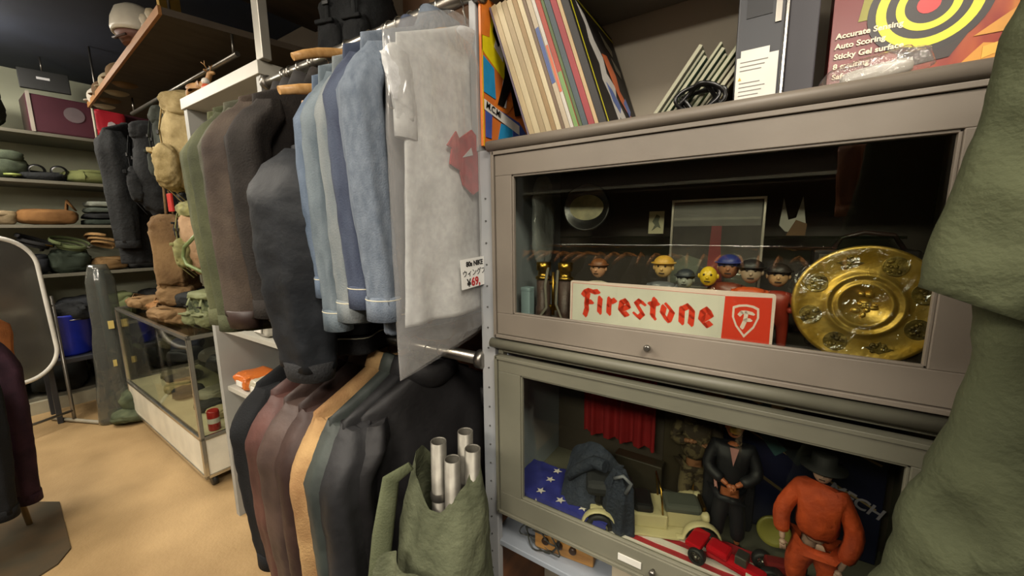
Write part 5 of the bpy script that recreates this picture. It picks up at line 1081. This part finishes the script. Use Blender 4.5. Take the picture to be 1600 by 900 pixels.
onshelf('black_bag', 'dark bag behind the olive one on the second shelf', 'bag', 1.38, 1.86, blackc, (.15, .2, .09), 14)
# third shelf (1.505)
o = onshelf('leather_holster_bag', 'brown leather bag with raised flap on the third shelf', 'bag', .62, 1.505, fabric('saddle_brown', '#8a5f30', '#6b4722', scale=8), (.13, .17, .065), 21, n=1, a=.06)
G().tube([(.02, .1, .08), (.03, .12, .2), (.05, .16, .12)], [.05, .05, .02], 14, flat=.25).build('raised_flap', fabric('saddle_brown', '#8a5f30'), o)
onshelf('tan_pouch', 'small tan pouch left of the brown leather bag', 'pouch', .38, 1.505, fabric('tan_pouch', '#a08a68', '#7a6848'), (.08, .09, .05), 22)
for k in range(4):
    onshelf('folded_trousers', ['dark green folded trousers at the bottom of the stack', 'black folded trousers second from the bottom', 'grey-green folded trousers third from the bottom', 'pale grey folded trousers on top of the stack'][k]+', third shelf', 'trousers', .99+.01*k, 1.505+.052*k, fabric('trouser_%d' % k, ('#2b332b', '#1f2022', '#4a5248', '#7c8074')[k]), (.15, .17, .025), 25+k, n=1, e=.35, a=.04)
onshelf('black_roll', 'rolled black blanket at the right of the third shelf', 'blanket', 1.38, 1.505, blackc, (.15, .17, .09), 29)
# fourth (1.10) and fifth (.62)
cols4 = [('#7a5c34', 'brown'), ('#23252a', 'black'), ('#3a4538', 'dark green'), ('#8c6a3e', 'tan'), ('#2b2b2b', 'charcoal'), ('#4d5a38', 'olive')]
pos4 = ['left end', 'just right of the brown one', 'above the mirror', 'centre', 'right of the tan one', 'right end']
for k, (c, nm) in enumerate(cols4):
    onshelf('webbing_pouch', '%s pouch on the fourth shelf of the far rack, %s' % (nm, pos4[k]), 'pouch', .22+.235*k, 1.10, fabric('p4_%d' % k, c), (.12, .12, .055+.02*(k % 3)), 40+k, n=2, a=.2)
for k in range(6):
    y = .30+.2*k
    o = thing('coiled_belt', ['brown coiled belt', 'black coiled belt', 'olive coiled belt', 'tan coiled belt', 'grey-green coiled belt', 'dark brown coiled belt'][k]+' heaped on top of the fourth-shelf pouches', 'belt', (-4.95, y, 1.33+.02*(k % 2)), .3*k, rot=(.25*(-1)**k, .3, .5*k))
    m_ = fabric('belt_%d' % k, ('#6b5030', '#1d1d1d', '#56603a', '#9a7442', '#5f6652', '#3d2c1f')[k])
    G().tube([((.05+.003*a)*math.cos(a)*1.3, (.05+.003*a)*math.sin(a), .004*a-.0) for a in [q*.4 for q in range(44)]], .014, 8, flat=.25, up=(0, 0, 1)).build('webbing', m_, o); G().box(.09, .13, -.02, .02, .05, .056).build('belt_buckle', brass if k % 2 else dull, o, .002)
cols5 = [('#1c1d1f', 'black'), ('#39442f', 'dark olive'), ('#2a2c30', 'charcoal'), ('#6c7548', 'light olive'), ('#201f1e', 'near-black'), ('#303828', 'forest green')]
for k, (c, nm) in enumerate(cols5):
    onshelf('kit_bag', '%s kit bag on the fifth shelf of the far rack' % nm, 'bag', .18+.25*k, .62, fabric('p5_%d' % k, c), (.17, .13, .12), 60+k, n=3 if k % 2 else 2, a=.18)
for k, (c, nm) in enumerate((('#161618', 'black'), ('#1f221f', 'green-black'), ('#2b2724', 'brown-black'), ('#202024', 'blue-black'))):
    onshelf('kit_bag', '%s kit bag on the lowest shelf of the far rack' % nm, 'bag', .15+.36*k, .10, fabric('p6_%d' % k, c), (.2, .17, .17), 70+k, n=2, a=.15)
# blue bucket with a dark lid
o = thing('blue_bucket', 'bright blue plastic bucket heaped with black straps in front of the far rack', 'bucket', (-4.62, .56, .50))
G().lathe([(.11, 0), (.125, .02), (.15, .31), (.158, .315), (.158, .33), (.148, .33), (.12, .03)], 28).build('bucket_body', M('bucket_blue', '#1c2fae', .35), o)
G().tube([(.158*math.cos(a), .158*math.sin(a), .29) for a in [PI*i/10 for i in range(11)]], .004, 6).build('bucket_handle', dull, o)
lump(o, 'dark_filling', blackc, (0, 0, .34), (.15, .15, .07), 88, a=.25)
o = thing('low_stool', 'dark low stand under the blue bucket', 'stand', (-4.62, .56, 0)); G().box(-.17, .17, -.17, .17, .46, .4995).build('stand_top', blk, o, .006)
for sx_ in (-1, 1):
    for sy_ in (-1, 1): G().box(sx_*.14-.015, sx_*.14+.015, sy_*.14-.015, sy_*.14+.015, 0, .46).build('leg', blk, o, .003)

# ---------------------------------------------------------------- standing mirror
o = thing('standing_mirror', 'tall rounded mirror in a white frame on a metal foot', 'mirror', (-4.30, .26, 0), rot=(0, 0, 0))
MT = T(0, 0, .93) @ RZ(.42) @ RX(.0) @ FACE_E @ RX(-.05)
pl_ = rrect(-.205, -.50, .205, .50, .2, 12)
G(MT @ T(0, 0, -.012)).prism(pl_, .02).build('mirror_glass', M('mirror_silver', '#a09c92', .22, .85, bump=.02, bscale=4), o)
pts = [(a, b_, 0) for a, b_ in rrect(-.21, -.505, .21, .505, .205, 12)]; pts.append(pts[0])
g = G(MT); g.tube(pts, .017, 10, cap=False, up=(0, 0, 1)); g.build('mirror_frame', M('frame_white', '#dcdad0', .35), o)
for s_ in (-1, 1):
    G(RZ(.42)).tube([(0, s_*.245, 1.0), (0, s_*.245, .12), (0, s_*.245, .03)], .011, 10).build('side_post', dull, o)
    G(RZ(.42)).tube([(-.22, s_*.245, .018), (.25, s_*.245, .018)], .014, 10).build('foot', M('foot_grey', '#a39c88', .5), o)
    G(RZ(.42)).tube([(0, s_*.20, .93), (0, s_*.25, .93)], .01, 10).build('pivot_knob', dull, o)
G(RZ(.42)).tube([(0, -.245, .1), (0, .245, .1)], .01, 10).build('cross_bar', dull, o)

# ---------------------------------------------------------------- clear plastic cover and green cloth beside it
o = thing('plastic_garment_cover', 'long smoky clear plastic cover standing between the bucket and the showcase', 'cover', (-4.18, .71, 0), .0)
rings = []
for i in range(40):
    t_ = i/39; ra = interp([(0, .14), (.35, .11), (.6, .085), (.9, .08), (1, .05)], t_)
    rings.append([(ra*.75*math.cos(q)*(1+.08*noise.noise(Vector((math.cos(q)*2, math.sin(q)*2, t_*5)))), ra*math.sin(q)*(1+.1*noise.noise(Vector((math.cos(q)*2, math.sin(q)*2+5, t_*5)))), .005+1.22*t_) for q in [2*PI*j/48 for j in range(48)]])
G().loft(rings, True).build('cover_film', MG('smoky_film', '#b5bab6', .0, .12, bump=.6, bscale=8, haze=.2, hazecol='#8d9088', bdist=.01), o)
G().box(.075, .085, -.01, .02, .74, .80).build('tape_mark', M('tape_yellow', '#c9b56a', .5), o); G().box(.09, .095, -.02, .0, .45, .50).build('tape_mark', M('tape_yellow', '#c9b56a', .5), o)
G().tube([(0, 0, .02), (0, 0, 1.18)], .03, 16).build('dark_core', M('core_green_black', '#39423f', .6), o)
o = thing('green_cloth_heap', 'heap of dark green cloth on the floor beside the showcase', 'cloth', (-4.2, .82, 0)); lump(o, 'cloth_body', fabric('heap_green', '#5d6647', '#3e4632'), (0, 0, .12), (.2, .15, .13), 33, a=.2); lump(o, 'cloth_fold', fabric('heap_green', '#5d6647'), (.12, -.08, .05), (.16, .12, .05), 34, a=.2)

# ---------------------------------------------------------------- garments hanging at the left edge
o = thing('garment_stand', 'thin wooden stand leg under the dark garments at the left edge', 'stand', (-3.0, .03, 0))
G().tube([(.0, .09, .0), (0, .06, .4), (0, .0, 1.3)], .011, 8).tube([(0, -.2, 1.3), (0, .08, 1.3)], .011, 8).build('stand_frame', M('stand_brown', '#7a6440', .5), o); G().tube([(.0, -.25, .0), (0, -.2, .4), (0, -.14, 1.3)], .011, 8).build('leg', M('stand_brown', '#7a6440', .5), o)
mar = fabric('maroon_wool', '#3a1f2b', '#281620'); 
garment('maroon_coat', 'dark maroon coat hanging at the left edge', 'coat', -2.92, .76, .15, .07, mar, 61, z=1.11, y=-.03, slv=.9, rz=.15, sr=(.045, .07))
garment('black_coat', 'black coat at the left edge, in front of the maroon one', 'coat', -2.72, .76, .13, .06, fabric('black_wool', '#17181b'), 62, z=1.05, y=-.09, slv=.78, rz=.1, sr=(.045, .07))
garment('orange_scarf', 'orange-brown cloth hanging behind the maroon coat', 'scarf', -3.2, .60, .14, .03, fabric('orange_brown_cloth', '#a8602c', '#864a20'), 63, z=1.08, y=.07, slv=0, rz=.3)
o = thing('dark_floor_patch', 'dark mottled patch at the lower left of the floor', 'rug', (0, 0, 0))  # flat dark polygon on the floor, mottled brown
G().prism([(-3.7, -.5), (-2.2, -.6), (-2.52, .15), (-2.6, .2), (-3.12, .235), (-3.4, .06)], .008).build('patch_sheet', M('patch_dark', '#3f3828', .9, col2='#54432c', scale=6), o)

# ---------------------------------------------------------------- large olive coat close on the right
oc = fabric('heavy_olive_cotton', '#454a31', '#383d28', scale=5, bump=.25, bs=150, rough=.9)
o = thing('olive_field_coat', 'large olive green coat hanging close by on the right, over the cabinet edge', 'coat', (.27, .47, 1.75), 0)
def wavy(name, left, right, z0, z1, yc, th, seed, nz_=44, nx=60, amp=.006, tilt=0, slant=0):
    """a hanging cloth layer: left/right edge as functions of height, closed front and back"""
    rings = []
    for i in range(nz_+1):
        t_ = i/nz_; z = z0+(z1-z0)*t_; L_, R_ = interp(left, z), interp(right, z); ring_ = []
        for j in range(nx):
            q = 2*PI*j/nx; c, s_ = math.cos(q), math.sin(q)
            x = (L_+R_)/2+(R_-L_)/2*math.copysign(abs(c)**.75, c); y = yc+tilt*(1-t_)+th*math.copysign(abs(s_)**.8, s_)
            n = noise.noise(Vector((x*16, z*9+seed, seed)))+.7*noise.noise(Vector((x*30+z*25, z*14, seed+4)))+.35*noise.noise(Vector((x*60, z*50, seed+8)))
            rg = (1-abs(noise.noise(Vector((x*9+z*6, z*16-x*6+seed, seed+2)))))**4
            z_ = z-slant*(x-.11)*(1-t_)
            ring_.append((x-.27+amp*.5*n*c, y-.47+amp*n*s_*1.6+amp*1.5*rg*s_, z_-1.75))
        rings.append(ring_)
    return G().loft(rings).build(name, oc, o)
up_ = wavy('upper_body', [(1.38, .114), (1.42, .116), (1.50, .132), (1.60, .142), (1.68, .165), (1.75, .22)], [(1.38, .50), (1.7, .46), (1.75, .36)], 1.398, 1.75, .475, .035, 3, slant=.35)
lo_ = wavy('lower_body', [(.80, .065), (.95, .087), (1.12, .124), (1.2, .134), (1.27, .150), (1.33, .160), (1.36, .158), (1.40, .16)], [(.8, .50), (1.4, .48)], .80, 1.41, .49, .036, 9, amp=.015)
G().tube([(-.10, -.045, -.345), (-.085, -.05, -.40), (-.075, -.055, -.47), (-.08, -.05, -.52)], [.012, .017, .012, .006], 10).build('twisted_fold', oc, lo_)
G().tube([(-.05, -.052, -.50), (-.055, -.056, -.58), (-.066, -.056, -.70)], .0028, 8).build('pocket_slit', M('slit_dark', '#2c2d20', .9), lo_)
G().tube([(-.042, -.050, -.44), (-.045, -.054, -.58), (-.055, -.054, -.75)], .0022, 6).build('side_seam', fabric('seam_olive', '#3f432e'), lo_)
G().tube([(.0, 0, 0), (0, 0, .055), (.0, -.02, .085), (0, 0, .11), (0, .02, .09)], .003, 8).build('hook', steelw, o)
oo = thing('side_rail', 'steel rail above the olive coat, out to the right', 'rail', (.6, .47, 1.853)); G().tube([(-.38, 0, 0), (.6, 0, 0)], .01, 12).build('rail_tube', dull, oo)

# ---------------------------------------------------------------- across the aisle (seen mirrored in the glass)
o = thing('clothes_rail', 'metal rail across the aisle behind the viewer, full of wooden hangers', 'rail', (-.7, -1.0, 1.34)); G().tube([(-1.2, 0, 0), (1.6, 0, 0)], .013, 14).build('rail_tube', chrome, o)
for x in (-1.15, 1.55): G().tube([(x, 0, -1.34), (x, 0, 0)], .013, 10).build('leg', dull, o)
h0 = None; OWM = M('orange_hanger_wood', '#b8763a', .35, scale=10)
s0 = None
for k in range(26):
    x = -1.6+.088*k
    if h0 is None:
        h0 = thing('wooden_hanger', 'orange wooden hanger on the rail across the aisle', 'hanger', (x, -1.0, 1.34), group='orange hangers across the aisle')
        G().tube([(0, .2, -.10), (0, .12, -.07), (0, 0, -.05), (0, -.12, -.07), (0, -.2, -.10)], [.012, .014, .015, .014, .012], 8, flat=.6, up=(0, 0, 1)).build('hanger_arms', OWM, h0)
        G().tube([(0, 0, -.05), (0, 0, -.02), (0, -.017, 0), (0, 0, .017), (0, .016, 0)], .002, 6).build('hook', steelw, h0)
    else: dup(h0, (x, -1.0, 1.34), (0, 0, .15*math.sin(k*2.1)))
darks = [fabric('dark_shirt_%d' % k, c) for k, c in enumerate(('#1c1e24', '#2b2622', '#23282a', '#1a1a1c'))]
dg = [garment('dark_jacket', 'dark jacket hanging across the aisle behind the viewer', 'jacket', -1.55, .75, .22, .035, darks[k], 80+k, z=1.28, y=-1.0, slv=.6, group='dark jackets across the aisle') for k in range(2)]
dg[1].location.x = -1.44
for k in range(2, 24): dup(dg[k % 2], (-1.55+.1*k, -1.0, 1.275-.008*(k % 3)), (0, 0, .1*math.sin(k*1.7)))
o = thing('brown_leather_jacket', 'orange-brown leather jacket hanging high across the aisle', 'jacket', (.75, -.75, 1.95))
g_ = garment('leather_jacket', 'orange-brown leather jacket hanging high across the aisle behind the viewer', 'jacket', .44, .5, .2, .06, leather('orange_brown_leather', '#8a4f28', '#6b3a1c'), 90, z=1.93, y=-.88, slv=.4, rz=.9)
bpy.data.objects.remove(o)
oo = thing('wall_shelf', 'shelf with glass goods on the wall behind the viewer', 'shelf', (-.6, -1.65, 1.75)); 
for z in (0, .3): G().box(-1.6, 1.4, -.12, .12, z, z+.02).build('shelf_board', M('shelf_grey_brown', '#6d6a5c', .5), oo)

o = thing('added_floor_sheet', 'unseen black sheet added to darken the floor mirrored in the glass cabinets', 'mat', (.0, -.35, 0)); G().prism(rrect(-1.15, -.75, 1.1, .95, .04), .008).build('dark_sheet', M('sheet_black', '#1b1a18', .9, scale=20), o)  # black sheet added out of view to darken the floor mirrored in the glass

for k in range(7):  # unseen black boxes added to block the floor reflection in the lower glass
    o = thing('added_dark_box', ['added black box on the floor across the aisle, furthest left', 'added black box across the aisle, second from the left', 'added black box across the aisle, third from the left', 'added black box in the middle of the row across the aisle', 'added black box across the aisle, third from the right', 'added black box across the aisle, second from the right', 'added black box on the floor across the aisle, furthest right'][k], 'crate', (-1.65+.46*k, -1.15, 0), group='boxes added to darken the glass reflection')
    G().box(-.21, .21, -.15, .15, 0, .42).build('added_box_body', M('added_box_black', '#191817', .6), o, .01); G().box(-.215, .215, -.155, .155, .40, .425).build('added_box_rim', M('added_box_black', '#191817', .6), o, .004)
